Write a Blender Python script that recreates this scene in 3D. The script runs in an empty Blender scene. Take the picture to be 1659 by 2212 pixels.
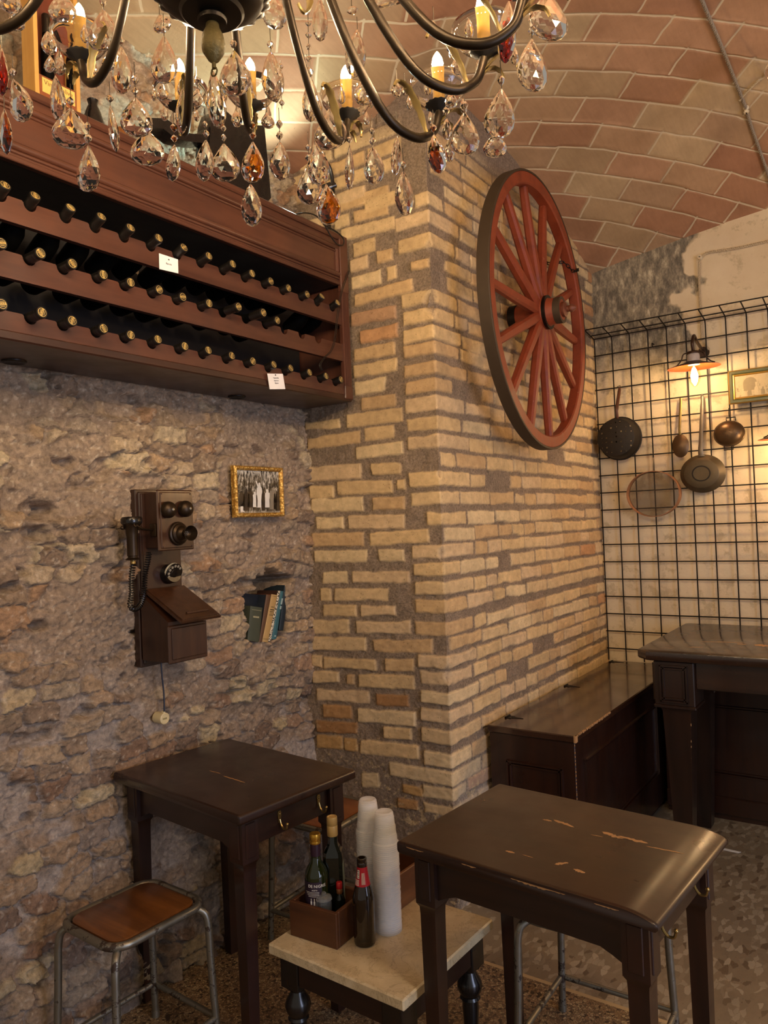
import bpy, bmesh, math, random
import numpy as np
from mathutils import Matrix, Vector

S = bpy.context.scene
COL = S.collection
random.seed(7)
rng = np.random.default_rng(7)
R = math.radians

# ------------------------------------------------------------------ camera
FOC, CXP, CYP, CAMH = 1635.2, 829.5, 1106.0, 1.53
YAW, PITCH, ROLL = 0.607452, 0.0160288, -0.0410489
_f = np.array([-math.sin(YAW)*math.cos(PITCH), math.cos(YAW)*math.cos(PITCH), math.sin(PITCH)])
_r = np.array([math.cos(YAW), math.sin(YAW), 0.0])
_u = np.cross(_r, _f)
_r2 = _r*math.cos(ROLL) + _u*math.sin(ROLL)
_u2 = -_r*math.sin(ROLL) + _u*math.cos(ROLL)
CAMP = np.array([0.0, 0.0, CAMH])
cam = bpy.data.cameras.new('camera')
cam.sensor_fit = 'HORIZONTAL'
cam.sensor_width = 36.0
cam.lens = FOC/1659.0*36.0
cam.clip_start = 0.02
camo = bpy.data.objects.new('camera', cam)
COL.objects.link(camo)
m = Matrix.Identity(4)
for i in range(3):
    m[i][0], m[i][1], m[i][2], m[i][3] = _r2[i], _u2[i], -_f[i], CAMP[i]
camo.matrix_world = m
S.camera = camo

def ray(x, y):
    return _f + _r2*(x-CXP)/FOC - _u2*(y-CYP)/FOC
def onz(x, y, z):
    d = ray(x, y); return Vector(CAMP + d*(z-CAMH)/d[2])
def onx(x, y, X):
    d = ray(x, y); return Vector(CAMP + d*X/d[0])
def ony(x, y, Y):
    d = ray(x, y); return Vector(CAMP + d*Y/d[1])
def atd(x, y, depth):
    return Vector(CAMP + ray(x, y)*depth)

# ------------------------------------------------------------------ light and exposure
S.view_settings.view_transform = 'Standard'
S.view_settings.look = 'None'
S.view_settings.gamma = 1.0
S.view_settings.use_curve_mapping = False
S.view_settings.exposure = 0.75
S.cycles.max_bounces = 10
S.cycles.diffuse_bounces = 4
S.cycles.glossy_bounces = 4
S.cycles.transmission_bounces = 10
S.cycles.transparent_max_bounces = 12
S.cycles.sample_clamp_indirect = 4.0
S.cycles.blur_glossy = 0.6
S.cycles.use_denoising = True

def lin(h):
    h = h.lstrip('#')
    c = [int(h[i:i+2], 16)/255 for i in (0, 2, 4)]
    return tuple(x/12.92 if x <= .04045 else ((x+.055)/1.055)**2.4 for x in c)

world = bpy.data.worlds.new('world')
S.world = world
world.use_nodes = True
bg = world.node_tree.nodes['Background']
bg.inputs[0].default_value = (*lin('#f6ead8'), 1)
bg.inputs[1].default_value = 0.20

def area(name, loc, target, sx, sy, power, color):
    l = bpy.data.lights.new(name, 'AREA')
    l.shape = 'RECTANGLE'; l.size = sx; l.size_y = sy
    l.energy = power; l.color = lin(color)
    o = bpy.data.objects.new(name, l)
    COL.objects.link(o)
    o.location = loc
    o.rotation_euler = (Vector(target)-Vector(loc)).to_track_quat('-Z', 'Y').to_euler()
    return o
def point_light(name, loc, power, color, radius):
    l = bpy.data.lights.new(name, 'POINT')
    l.energy = power; l.color = lin(color); l.shadow_soft_size = radius
    o = bpy.data.objects.new(name, l)
    COL.objects.link(o); o.location = loc
    return o
# street door and window, to the right of and behind the camera: cool daylight
area('daylight_door', (2.6, 0.9, 1.25), (-1.5, 2.2, 0.7), 1.3, 2.1, 36, '#d0dcff')
# unseen warm fill lamps, added to brighten the room
point_light('fill_lamp', (0.75, 1.0, 2.7), 40, '#ffd9a8', 0.14)
point_light('fill_lamp', (0.75, 4.15, 1.95), 14, '#ffcf94', 0.06)
point_light('fill_lamp', (-0.2, -1.0, 2.6), 16, '#ffdcb0', 0.14)

# ------------------------------------------------------------------ node materials
class NT:
    def __init__(s, name):
        s.m = bpy.data.materials.new(name); s.m.use_nodes = True
        s.t = s.m.node_tree; s.b = s.t.nodes['Principled BSDF']
    def n(s, typ, **k):
        x = s.t.nodes.new(typ)
        for a, v in k.items():
            if a.startswith('i_'):
                key = a[2:]
                key = int(key) if key.isdigit() else key.replace('_', ' ')
                x.inputs[key].default_value = v
            else: setattr(x, a, v)
        return x
    def l(s, a, b): s.t.links.new(a, b)
    def coord(s, scale=(1, 1, 1), kind='Object', rot=(0, 0, 0)):
        tc = s.n('ShaderNodeTexCoord'); mp = s.n('ShaderNodeMapping')
        mp.inputs['Scale'].default_value = scale; mp.inputs['Rotation'].default_value = rot
        s.l(tc.outputs[kind], mp.inputs[0]); return mp.outputs[0]
    def noise(s, vec, scale, detail=4, rough=.55, dist=0.0):
        x = s.n('ShaderNodeTexNoise'); x.inputs['Scale'].default_value = scale
        x.inputs['Detail'].default_value = detail; x.inputs['Roughness'].default_value = rough
        x.inputs['Distortion'].default_value = dist
        s.l(vec, x.inputs['Vector']); return x.outputs['Fac']
    def ramp(s, fac, stops, interp='LINEAR'):
        x = s.n('ShaderNodeValToRGB'); cr = x.color_ramp; cr.interpolation = interp
        while len(cr.elements) < len(stops): cr.elements.new(.5)
        for e, (p, c) in zip(cr.elements, stops):
            e.position = p; e.color = (*(lin(c) if isinstance(c, str) else c), 1)
        s.l(fac, x.inputs[0]); return x.outputs[0]
    def vramp(s, fac, a, b, lo=0.0, hi=1.0):
        x = s.n('ShaderNodeMapRange'); x.inputs[1].default_value = a; x.inputs[2].default_value = b
        x.inputs[3].default_value = lo; x.inputs[4].default_value = hi
        s.l(fac, x.inputs[0]); return x.outputs[0]
    def mix(s, fac, a, b, mode='MIX'):
        x = s.n('ShaderNodeMix', data_type='RGBA', blend_type=mode)
        for i, v in ((0, fac), (6, a), (7, b)):
            if isinstance(v, (int, float)): x.inputs[i].default_value = v
            elif isinstance(v, str): x.inputs[i].default_value = (*lin(v), 1)
            elif isinstance(v, tuple): x.inputs[i].default_value = (*v, 1)
            else: s.l(v, x.inputs[i])
        return x.outputs[2]
    def math(s, op, a, b=0.0):
        x = s.n('ShaderNodeMath', operation=op)
        for i, v in ((0, a), (1, b)):
            if isinstance(v, (int, float)): x.inputs[i].default_value = v
            else: s.l(v, x.inputs[i])
        return x.outputs[0]
    def bump(s, h, strength=.3, dist=.005):
        x = s.n('ShaderNodeBump'); x.inputs['Strength'].default_value = strength
        x.inputs['Distance'].default_value = dist
        s.l(h, x.inputs['Height']); s.l(x.outputs[0], s.b.inputs['Normal']); return x
    def set(s, **k):
        for a, v in k.items():
            key = a.replace('_', ' ')
            if isinstance(v, str): v = (*lin(v), 1)
            elif isinstance(v, tuple) and len(v) == 3: v = (*v, 1)
            if hasattr(v, 'is_linked') or isinstance(v, bpy.types.NodeSocket): s.l(v, s.b.inputs[key])
            else: s.b.inputs[key].default_value = v
        return s.m

def plain(name, color, rough=.5, metal=0.0, var=.12, scale=40, bump=0.0, coat=0.0, spec=.5):
    t = NT(name); v = t.coord()
    f = t.noise(v, scale, 4)
    c = lin(color)
    a = tuple(x*(1-var) for x in c); b = tuple(min(1, x*(1+var)) for x in c)
    t.set(Base_Color=t.mix(f, a, b), Metallic=metal)
    t.set(Roughness=t.vramp(f, .3, .7, max(.02, rough-.06), min(1, rough+.06)))
    if bump: t.bump(f, bump, .003)
    t.b.inputs['Coat Weight'].default_value = coat
    t.b.inputs['Specular IOR Level'].default_value = spec
    return t.m

def wood(name, dark, light, axis=0, scale=6.0, rough=.4, bump=.12, coat=.0, worn=None, worn_amt=.0, spec=.5, coatr=.15):
    t = NT(name)
    sc = [14.0, 14.0, 14.0]; sc[axis] = 1.1
    v = t.coord(tuple(sc))
    f = t.noise(v, scale/5, 6, .65, .6)
    v2 = t.coord((3, 3, 3)); g = t.noise(v2, 2.0, 4)
    c = t.ramp(f, [(.28, dark), (.72, light)])
    c = t.mix(t.vramp(g, .35, .7, 0, .35), c, tuple(x*.6 for x in lin(dark)))
    if worn:
        sc2 = [22.0]*3; sc2[axis] = 3.5
        w = t.noise(t.coord(tuple(sc2)), 1.6, 6, .7)
        c = t.mix(t.vramp(w, .72-worn_amt, .76-worn_amt), c, worn)
    t.set(Base_Color=c, Roughness=t.vramp(g, .3, .7, max(.05, rough-.08), min(1, rough+.1)))
    t.bump(f, bump, .002)
    t.b.inputs['Coat Weight'].default_value = coat
    t.b.inputs['Coat Roughness'].default_value = coatr
    t.b.inputs['Specular IOR Level'].default_value = spec
    return t.m

def glass(name, color='#ffffff', rough=0.0, ior=1.5):
    t = NT(name)
    t.set(Base_Color=color, Roughness=rough, IOR=ior)
    t.b.inputs['Transmission Weight'].default_value = 1.0
    return t.m

def emit(name, color, strength):
    t = NT(name)
    t.set(Base_Color='#201810', Emission_Color=color, Emission_Strength=strength)
    return t.m

# ------------------------------------------------------------------ mesh builder
class MB:
    def __init__(s):
        s.v = []; s.f = []; s.mi = []; s.m = 0
    def add(s, vs, fs, M=None):
        o = len(s.v)
        if M is not None: vs = [M @ Vector(p) for p in vs]
        s.v.extend([tuple(p) for p in vs])
        for f in fs:
            s.f.append(tuple(o+i for i in f)); s.mi.append(s.m)
        return s
    def hexa(s, p, M=None):      # 4 bottom ccw, 4 top ccw
        return s.add(p, [(3, 2, 1, 0), (4, 5, 6, 7), (0, 1, 5, 4), (1, 2, 6, 5), (2, 3, 7, 6), (3, 0, 4, 7)], M)
    def box(s, x0, x1, y0, y1, z0, z1, M=None):
        return s.hexa([(x0, y0, z0), (x1, y0, z0), (x1, y1, z0), (x0, y1, z0),
                       (x0, y0, z1), (x1, y0, z1), (x1, y1, z1), (x0, y1, z1)], M)
    def bbox(s, x0, x1, y0, y1, z0, z1, b=.003, M=None):   # chamfered box
        P = []; F = []
        for (X, Y, Z) in [(sx, sy, sz) for sz in (0, 1) for sy in (0, 1) for sx in (0, 1)]:
            x, y, z = (x0, x1)[X], (y0, y1)[Y], (z0, z1)[Z]
            dx, dy, dz = (b, -b)[X], (b, -b)[Y], (b, -b)[Z]
            P += [(x, y+dy, z+dz), (x+dx, y, z+dz), (x+dx, y+dy, z)]
        I = lambda X, Y, Z, k: (Z*4+Y*2+X)*3+k
        F += [(I(0,0,0,0), I(0,0,1,0), I(0,1,1,0), I(0,1,0,0)), (I(1,0,0,0), I(1,1,0,0), I(1,1,1,0), I(1,0,1,0)),
              (I(0,0,0,1), I(1,0,0,1), I(1,0,1,1), I(0,0,1,1)), (I(0,1,0,1), I(0,1,1,1), I(1,1,1,1), I(1,1,0,1)),
              (I(0,0,0,2), I(0,1,0,2), I(1,1,0,2), I(1,0,0,2)), (I(0,0,1,2), I(1,0,1,2), I(1,1,1,2), I(0,1,1,2))]
        for Z in (0, 1):
            F += [(I(0,0,Z,1), I(1,0,Z,1), I(1,0,Z,2), I(0,0,Z,2)), (I(0,1,Z,1), I(1,1,Z,1), I(1,1,Z,2), I(0,1,Z,2)),
                  (I(0,0,Z,0), I(0,1,Z,0), I(0,1,Z,2), I(0,0,Z,2)), (I(1,0,Z,0), I(1,1,Z,0), I(1,1,Z,2), I(1,0,Z,2))]
        for X in (0, 1):
            for Y in (0, 1):
                F.append((I(X,Y,0,0), I(X,Y,1,0), I(X,Y,1,1), I(X,Y,0,1)))
                for Z in (0, 1): F.append((I(X,Y,Z,0), I(X,Y,Z,1), I(X,Y,Z,2)))
        return s.add(P, F, M)
    def ring(s, pts_rings, closed_u=True, caps=True, M=None, loop=False):
        n = len(pts_rings[0]); k = len(pts_rings)
        vs = [p for r in pts_rings for p in r]; fs = []
        for i in range(k if loop else k-1):
            a, b = i*n, ((i+1) % k)*n
            for j in range(n if closed_u else n-1):
                j2 = (j+1) % n
                fs.append((a+j, a+j2, b+j2, b+j))
        if caps and closed_u and not loop:
            fs.append(tuple(range(n-1, -1, -1))); fs.append(tuple((k-1)*n+j for j in range(n)))
        return s.add(vs, fs, M)
    def lathe(s, prof, n=24, M=None, caps=True, lobes=0, amp=0.0):
        rs = []
        for (r, z) in prof:
            rr = []
            for j in range(n):
                a = 2*math.pi*j/n; q = r*(1+amp*math.cos(lobes*a)) if lobes else r
                rr.append((q*math.cos(a), q*math.sin(a), z))
            rs.append(rr)
        return s.ring(rs, caps=caps, M=M)
    def tube(s, pts, r, n=8, closed=False, caps=True, sx=1.0):
        pts = [Vector(p) for p in pts]; k = len(pts)
        rad = r if isinstance(r, (list, tuple)) else [r]*k
        T = []
        for i in range(k):
            a = pts[(i-1) % k] if (closed or i > 0) else pts[0]
            b = pts[(i+1) % k] if (closed or i < k-1) else pts[-1]
            t = (b-a)
            T.append(t.normalized() if t.length > 1e-9 else Vector((0, 0, 1)))
        up = Vector((0, 0, 1)) if abs(T[0].z) < .9 else Vector((1, 0, 0))
        nrm = (up - T[0]*up.dot(T[0])).normalized(); rings = []
        for i in range(k):
            if i:
                nrm = nrm - T[i]*nrm.dot(T[i])
                nrm = nrm.normalized() if nrm.length > 1e-6 else T[i].orthogonal().normalized()
            bn = T[i].cross(nrm)
            rings.append([pts[i] + (nrm*math.cos(2*math.pi*j/n)*sx + bn*math.sin(2*math.pi*j/n))*rad[i] for j in range(n)])
        return s.ring(rings, caps=caps, loop=closed)
    def cyl(s, p0, p1, r0, r1=None, n=16):
        return s.tube([p0, p1], [r0, r0 if r1 is None else r1], n)
    def sphere(s, c, r, nu=12, nv=8, sc=(1, 1, 1)):
        rs = []
        for i in range(nv+1):
            th = math.pi*(i/nv); th = min(max(th, .02), math.pi-.02)
            rs.append([(c[0]+r*sc[0]*math.sin(th)*math.cos(2*math.pi*j/nu), c[1]+r*sc[1]*math.sin(th)*math.sin(2*math.pi*j/nu),
                        c[2]-r*sc[2]*math.cos(th)) for j in range(nu)])
        return s.ring(rs)
    def prism(s, poly, h0, h1, M=None):     # polygon in xy, ccw, extruded along z
        n = len(poly)
        vs = [(x, y, h0) for x, y in poly]+[(x, y, h1) for x, y in poly]
        fs = [tuple(range(n-1, -1, -1)), tuple(range(n, 2*n))]+[(i, (i+1) % n, n+(i+1) % n, n+i) for i in range(n)]
        return s.add(vs, fs, M)
    def build(s, name, mats, parent=None, sharp=35, o=None, flat=False):
        me = bpy.data.meshes.new(name)
        if o is None: o = root_loc(parent)
        me.from_pydata([(p[0]-o[0], p[1]-o[1], p[2]-o[2]) for p in s.v], [], s.f)
        for mm in (mats if isinstance(mats, (list, tuple)) else [mats]): me.materials.append(mm)
        if isinstance(mats, (list, tuple)) and len(mats) > 1:
            me.polygons.foreach_set('material_index', s.mi)
        me.validate()
        if not flat:
            me.polygons.foreach_set('use_smooth', [True]*len(me.polygons))
            me.set_sharp_from_angle(angle=R(sharp))
        me.update()
        ob = bpy.data.objects.new(name, me); COL.objects.link(ob)
        if parent is not None: ob.parent = parent
        return ob

LOCAL = (0, 0, 0)
def root_loc(p):
    o = Vector((0, 0, 0))
    while p is not None:
        o = o + Vector(p.location); p = p.parent
    return o
def tag(o, label, cat, group=None):
    o['label'] = label; o['category'] = cat
    if group: o['group'] = group
    return o
def thing(name, label, cat, loc=(0, 0, 0), rz=0.0, group=None):
    o = bpy.data.objects.new(name, None); COL.objects.link(o)
    o.empty_display_size = .1
    o.location = loc; o.rotation_euler = (0, 0, rz)
    return tag(o, label, cat, group)
def dup(root, loc=None, rz=None, label=None, rot=None):
    c = root.copy(); COL.objects.link(c)
    if loc is not None: c.location = loc
    if rz is not None: c.rotation_euler = (0, 0, rz)
    if rot is not None: c.rotation_euler = rot
    if label: c['label'] = label
    for ch in list(root.children):
        k = ch.copy(); COL.objects.link(k); k.parent = c
        for g in list(ch.children):
            q = g.copy(); COL.objects.link(q); q.parent = k
    return c
def struct(ob):
    ob['kind'] = 'structure'; return ob
def text_mesh(body, size, align='CENTER', depth=.0003):
    cu = bpy.data.curves.new('t', 'FONT'); cu.body = body; cu.size = size
    cu.align_x = align; cu.align_y = 'CENTER'; cu.extrude = depth; cu.resolution_u = 2
    ob = bpy.data.objects.new('t', cu); COL.objects.link(ob)
    dg = bpy.context.evaluated_depsgraph_get(); dg.update()
    me = bpy.data.meshes.new_from_object(ob.evaluated_get(dg))
    vs = [tuple(v.co) for v in me.vertices]; fs = [tuple(p.vertices) for p in me.polygons]
    bpy.data.objects.remove(ob); bpy.data.curves.remove(cu); bpy.data.meshes.remove(me)
    return vs, fs
def catmull(P, per=8):
    P = [Vector(p) for p in P]; out = []
    for i in range(len(P)-1):
        a, b, c, d = P[max(i-1, 0)], P[i], P[i+1], P[min(i+2, len(P)-1)]
        for k in range(per):
            t = k/per
            out.append(.5*((2*b)+(c-a)*t+(2*a-5*b+4*c-d)*t*t+(3*b-a-3*c+d)*t**3))
    out.append(P[-1]); return out
def axes(o, x, y, z):
    M = Matrix.Identity(4)
    for i in range(3):
        M[i][0], M[i][1], M[i][2], M[i][3] = x[i], y[i], z[i], o[i]
    return M
def T(x, y, z): return Matrix.Translation((x, y, z))

# ------------------------------------------------------------------ numpy noise for the masonry
def hsh(ix, iy, seed):
    n = (ix.astype(np.int64)*374761393 + iy.astype(np.int64)*668265263 + seed*1442695041) & 0x7fffffff
    n = ((n ^ (n >> 13))*1274126177) & 0x7fffffff
    n = ((n ^ (n >> 15))*2246822519) & 0x7fffffff
    return (n & 0xffffff)/float(0xffffff)
def vnoise(x, y, seed=0):
    ix = np.floor(x); iy = np.floor(y); fx = x-ix; fy = y-iy
    fx = fx*fx*(3-2*fx); fy = fy*fy*(3-2*fy)
    ix = ix.astype(np.int64); iy = iy.astype(np.int64)
    a = hsh(ix, iy, seed); b = hsh(ix+1, iy, seed); c = hsh(ix, iy+1, seed); d = hsh(ix+1, iy+1, seed)
    return (a*(1-fx)+b*fx)*(1-fy)+(c*(1-fx)+d*fx)*fy
def fbm(x, y, seed=0, oct=4, gain=.5):
    s = 0; a = 1.0; t = 0
    for k in range(oct):
        s = s+a*vnoise(x*2**k+k*17.3, y*2**k-k*9.1, seed+k); t += a; a *= gain
    return s/t
def sstep(a, b, x):
    t = np.clip((x-a)/(b-a), 0, 1); return t*t*(3-2*t)
def grid_mesh(name, P, colr, mat, o=(0, 0, 0), flip=False):
    nz, ns = P.shape[:2]
    me = bpy.data.meshes.new(name)
    V = (P-np.array(o)).reshape(-1, 3)
    i = np.arange(nz*ns).reshape(nz, ns)
    q = np.stack([i[:-1, :-1], i[:-1, 1:], i[1:, 1:], i[1:, :-1]], -1).reshape(-1, 4)
    if flip: q = q[:, ::-1]
    me.vertices.add(len(V)); me.vertices.foreach_set('co', V.astype(np.float32).ravel())
    me.loops.add(q.size); me.loops.foreach_set('vertex_index', q.astype(np.int32).ravel())
    me.polygons.add(len(q))
    me.polygons.foreach_set('loop_start', np.arange(0, q.size, 4, dtype=np.int32))
    me.update(calc_edges=True)
    me.polygons.foreach_set('use_smooth', np.ones(len(q), dtype=bool))
    if colr is not None:
        at = me.attributes.new('albedo', 'FLOAT_COLOR', 'POINT')
        c = np.concatenate([colr.reshape(-1, 3), np.ones((len(V), 1))], 1)
        at.data.foreach_set('color', c.astype(np.float32).ravel())
    me.materials.append(mat); me.validate(); me.update()
    ob = bpy.data.objects.new(name, me); COL.objects.link(ob); ob.location = o
    return ob
def L(h): return np.array(lin(h))
def masonry_mat(name, kind):
    t = NT(name)
    at = t.n('ShaderNodeAttribute', attribute_name='albedo')
    v = t.coord()
    def ridged(scale, detail):
        x = t.n('ShaderNodeTexNoise', noise_type='RIDGED_MULTIFRACTAL', normalize=True)
        x.inputs['Scale'].default_value = scale; x.inputs['Detail'].default_value = detail; x.inputs['Roughness'].default_value = .6
        t.l(v, x.inputs['Vector']); return x.outputs['Fac']
    if kind == 'rubble':
        f = t.noise(v, 48, 8, .72); g = t.noise(v, 210, 5, .75); r1 = ridged(20, 6); r2 = ridged(55, 5)
        c = t.mix(t.vramp(f, .32, .68), t.mix(1.0, at.outputs['Color'], (.60, .58, .56), 'MULTIPLY'), t.mix(1.0, at.outputs['Color'], (1.34, 1.32, 1.28), 'MULTIPLY'))
        c = t.mix(t.vramp(g, .60, .72, 0, .55), c, t.mix(1.0, c, (.45, .42, .40), 'MULTIPLY'))
        c = t.mix(t.vramp(g, .38, .28, 0, .35), c, t.mix(1.0, c, (1.5, 1.48, 1.45), 'MULTIPLY'))
        h = t.math('ADD', t.math('ADD', t.math('MULTIPLY', f, 1.0), t.math('MULTIPLY', g, .35)), t.math('ADD', t.math('MULTIPLY', r1, .55), t.math('MULTIPLY', r2, .35)))
        t.bump(h, .85, .011)
    else:
        am = t.n('ShaderNodeAttribute', attribute_name='face')
        f = t.noise(v, 30, 6, .62); g = t.noise(v, 260, 5, .75); m_ = t.noise(v, 110, 6, .75)
        pit = t.vramp(t.noise(v, 150, 3, .5), .64, .70)
        c = t.mix(t.vramp(f, .3, .7), t.mix(1.0, at.outputs['Color'], (.82, .80, .78), 'MULTIPLY'), t.mix(1.0, at.outputs['Color'], (1.14, 1.13, 1.11), 'MULTIPLY'))
        cm = t.mix(t.vramp(m_, .35, .65), t.mix(1.0, at.outputs['Color'], (.60, .58, .57), 'MULTIPLY'), t.mix(1.0, at.outputs['Color'], (1.35, 1.33, 1.3), 'MULTIPLY'))
        c = t.mix(am.outputs['Fac'], cm, c)
        c = t.mix(t.math('MULTIPLY', pit, .55), c, t.mix(1.0, c, (.42, .36, .30), 'MULTIPLY'))
        hb = t.math('ADD', t.math('MULTIPLY', g, .18), t.math('MULTIPLY', pit, -.35))
        hm = t.math('MULTIPLY', m_, 1.6)
        mx = t.n('ShaderNodeMix', data_type='FLOAT'); t.l(am.outputs['Fac'], mx.inputs[0]); t.l(hm, mx.inputs[2]); t.l(hb, mx.inputs[3])
        t.bump(mx.outputs[0], .6, .006)
    t.set(Base_Color=c, Roughness=.9)
    t.b.inputs['Specular IOR Level'].default_value = .2
    return t.m
# ================================================================== THE SETTING
XW, XS, YP, YB = -2.20, -1.511, 2.57, 4.46       # left wall, pillar side, pillar front, back wall
def ceil_z(x, y):
    d = np.minimum(2.57-y, 2.5); e = np.clip(x+2.2, 0, 2.4)
    A = 3.12+.20*d-.04*d*d+.27*e-.06*e*e
    B = 3.489-.0735*np.minimum(x+.085, 0)**2-.131*np.maximum(y-2.8, 0)**2
    w = sstep(-.12, .12, y-(2.50-.85*(x+1.51)))
    return A*(1-w)+B*w

# ---- left wall: rubble masonry with a hole that holds books
def build_left_wall():
    y = np.arange(-.3, 2.66, .0050); z = np.arange(-.02, 3.75, .0050)
    Y, Z = np.meshgrid(y, z)
    wx = Y+.05*(fbm(Y*5, Z*5, 3)-.5)+.022*(fbm(Y*24, Z*24, 4)-.5)+.008*(fbm(Y*80, Z*80, 84)-.5)
    wz = Z+.05*(fbm(Y*5, Z*5, 5)-.5)+.020*(fbm(Y*24, Z*24, 6)-.5)+.008*(fbm(Y*80, Z*80, 86)-.5)
    # anisotropic jittered cells laid in rough courses
    cw, ch = .112, .060
    u = wx/cw; v = wz/ch
    iv = np.floor(v)
    F1 = np.full(Y.shape, 9.0); F2 = np.full(Y.shape, 9.0); ID = np.zeros(Y.shape, dtype=np.int64)
    CX = np.zeros(Y.shape); CZ = np.zeros(Y.shape)
    for dj in (-1, 0, 1):
        r = iv+dj
        off = hsh(r, r*0, 11)
        iu0 = np.floor(u-off)
        for di in (-1, 0, 1, 2):
            c = iu0+di
            px = c+off+.15+.7*hsh(c, r, 21); pz = r+.3+.4*hsh(c, r, 22)
            sx = .75+.6*hsh(c, r, 23)
            dx = np.abs(u-px)/sx; dz = np.abs(v-pz)
            dd = (dx**4+dz**4)**.25
            cid = (r*4099+c).astype(np.int64)
            nearer = dd < F1
            F2 = np.where(nearer, F1, np.minimum(F2, dd))
            CX = np.where(nearer, u-px, CX); CZ = np.where(nearer, v-pz, CZ)
            ID = np.where(nearer, cid, ID); F1 = np.where(nearer, dd, F1)
    edge = (F2-F1)
    h1 = hsh(ID, ID*0+1, 31); h2 = hsh(ID, ID*0+2, 32); h3 = hsh(ID, ID*0+3, 33); h4 = hsh(ID, ID*0+4, 34)
    low = sstep(1.35, .80, Z+.25*(fbm(Y*2.2, Z*2.2, 44)-.5))      # clearer stones lower down
    smear = sstep(.51, .60, fbm(Y*3.6, Z*5.4, 41, 4)+.05*(1-low)-.10*low)   # mortar run over the faces
    ragged = fbm(Y*48, Z*52, 8, 3)-.5
    stone = sstep(.05, .13, edge+.20*ragged)
    stone = stone*(1-.80*smear)
    stone = stone*np.where(h4 > .16, 1, .10)
    rough = fbm(Y*20, Z*26, 9, 5, .62); fine = fbm(Y*70, Z*90, 10, 4, .68)
    rid = np.clip(1-np.abs(fbm(Y*8, Z*15, 12, 5, .6)-.5)*5, 0, 1)
    rid2 = np.clip(1-np.abs(fbm(Y*17, Z*26, 13, 4, .6)-.5)*5, 0, 1)
    facet = np.maximum(CX*(h2-.5)*1.8+CZ*(h3-.5)*2.6, CX*(h3-.5)*-1.8+CZ*(h1-.5)*2.6)
    H = stone*(.008+.014*h1+.014*facet)+.014*(rough-.5)+.012*(fine-.5)-.006*(1-stone)-.012*rid**4*smear-.007*rid2**5
    H += .05*(fbm(Y*1.7, Z*1.7, 14, 3)-.5)
    pits = sstep(.70, .76, fbm(Y*9, Z*13, 51, 3)); H -= .035*pits
    H -= .03*np.exp(-((Z-.74)/.14)**2)
    H += .07*sstep(.58, .12, Z)*(.6+.6*fbm(Y*3, Z*3, 15, 3))       # the foot of the wall bulges out
    # two deeper hollows left of the telephone
    for (px, py, s) in ((92, 1102, .055), (80, 1150, .04), (45, 1692, .02), (85, 1352, .03)):
        c = onx(px, py, XW); H -= .05*np.exp(-(((Y-c.y)/s)**2+((Z-c.z)/(s*.55))**2)**2)
    # niche
    outline = [(527, 1290), (541, 1312), (537, 1322), (545, 1345), (537, 1380), (556, 1388), (600, 1386), (612, 1378), (634, 1376), (632, 1340), (626, 1300),
               (628, 1262), (640, 1250), (648, 1243), (622, 1240), (600, 1226), (577, 1225), (580, 1236), (561, 1250), (567, 1264), (552, 1277), (540, 1283)]
    poly = np.array([(p.y, p.z) for p in (onx(a, b, XW+.02) for a, b in outline)])
    yy = Y+.006*(fbm(Y*60, Z*60, 61)-.5); zz = Z+.006*(fbm(Y*60, Z*60, 62)-.5)
    ins = np.zeros(Y.shape, bool); dmin = np.full(Y.shape, 9.0)
    n = len(poly)
    for i in range(n):
        x0, z0 = poly[i]; x1, z1 = poly[(i+1) % n]
        cond = ((z0 > zz) != (z1 > zz)) & (yy < (x1-x0)*(zz-z0)/((z1-z0) if z1 != z0 else 1e-9)+x0)
        ins ^= cond
        t = np.clip(((yy-x0)*(x1-x0)+(zz-z0)*(z1-z0))/((x1-x0)**2+(z1-z0)**2+1e-12), 0, 1)
        dmin = np.minimum(dmin, np.hypot(yy-x0-t*(x1-x0), zz-z0-t*(z1-z0)))
    top = sstep(1.30, 1.36, Z)
    nd = (.215*(1-top)+.07*top)*sstep(0, .012, np.where(ins, dmin, 0))
    H = np.where(ins, np.minimum(H, .0)-nd, H)
    # colours of the stones themselves
    pal = np.array([L(c) for c in ('#a4917b', '#b5a48c', '#978573', '#ae967a', '#a39483', '#8c7b6c', '#bcad93', '#a98b70')])
    pal2 = np.array([L(c) for c in ('#b2a08a', '#a48a74', '#bfae8c', '#9c8a78', '#937a68', '#af9c86', '#c5b697', '#a79584', '#9c8d80', '#aa937a', '#877466')])
    cs = pal[(h2*len(pal)).astype(int) % len(pal)]; cs2 = pal2[(h3*len(pal2)).astype(int) % len(pal2)]
    cs = cs*(1-low[..., None])+cs2*low[..., None]
    lilac = (low*sstep(.42, .58, fbm(Y*4, Z*7, 71)))[..., None]
    mort = L('#a19080')*(1-lilac)+L('#aca29b')*lilac
    mort = mort*(.80+.40*fbm(Y*26, Z*26, 72, 4, .65))[..., None]
    k = sstep(.25, .6, stone)[..., None]
    C = mort*(1-k)+cs*(.86+.28*fbm(Y*34, Z*40, 73, 4, .65))[..., None]*k
    speck = (sstep(.72, .78, fbm(Y*95, Z*95, 74, 2)))[..., None]
    C = C*(1-.45*speck)+L('#d9cfc0')*.45*speck
    C = C*np.array([1.10, 1.06, 1.01])
    foot_dark = (.55*sstep(.42, .12, Z)*sstep(.35, .6, fbm(Y*4, Z*4, 81)))[..., None]     # darker blotches towards the foot of the wall
    C = C*(1-foot_dark)+L('#3d352e')*foot_dark
    spot_glow = (sstep(2.66, 2.8, Z)*sstep(.50, .60, fbm(Y*6, Z*8, 82)))[..., None]       # spotlight's greenish-white light painted in patches above the rack
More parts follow.
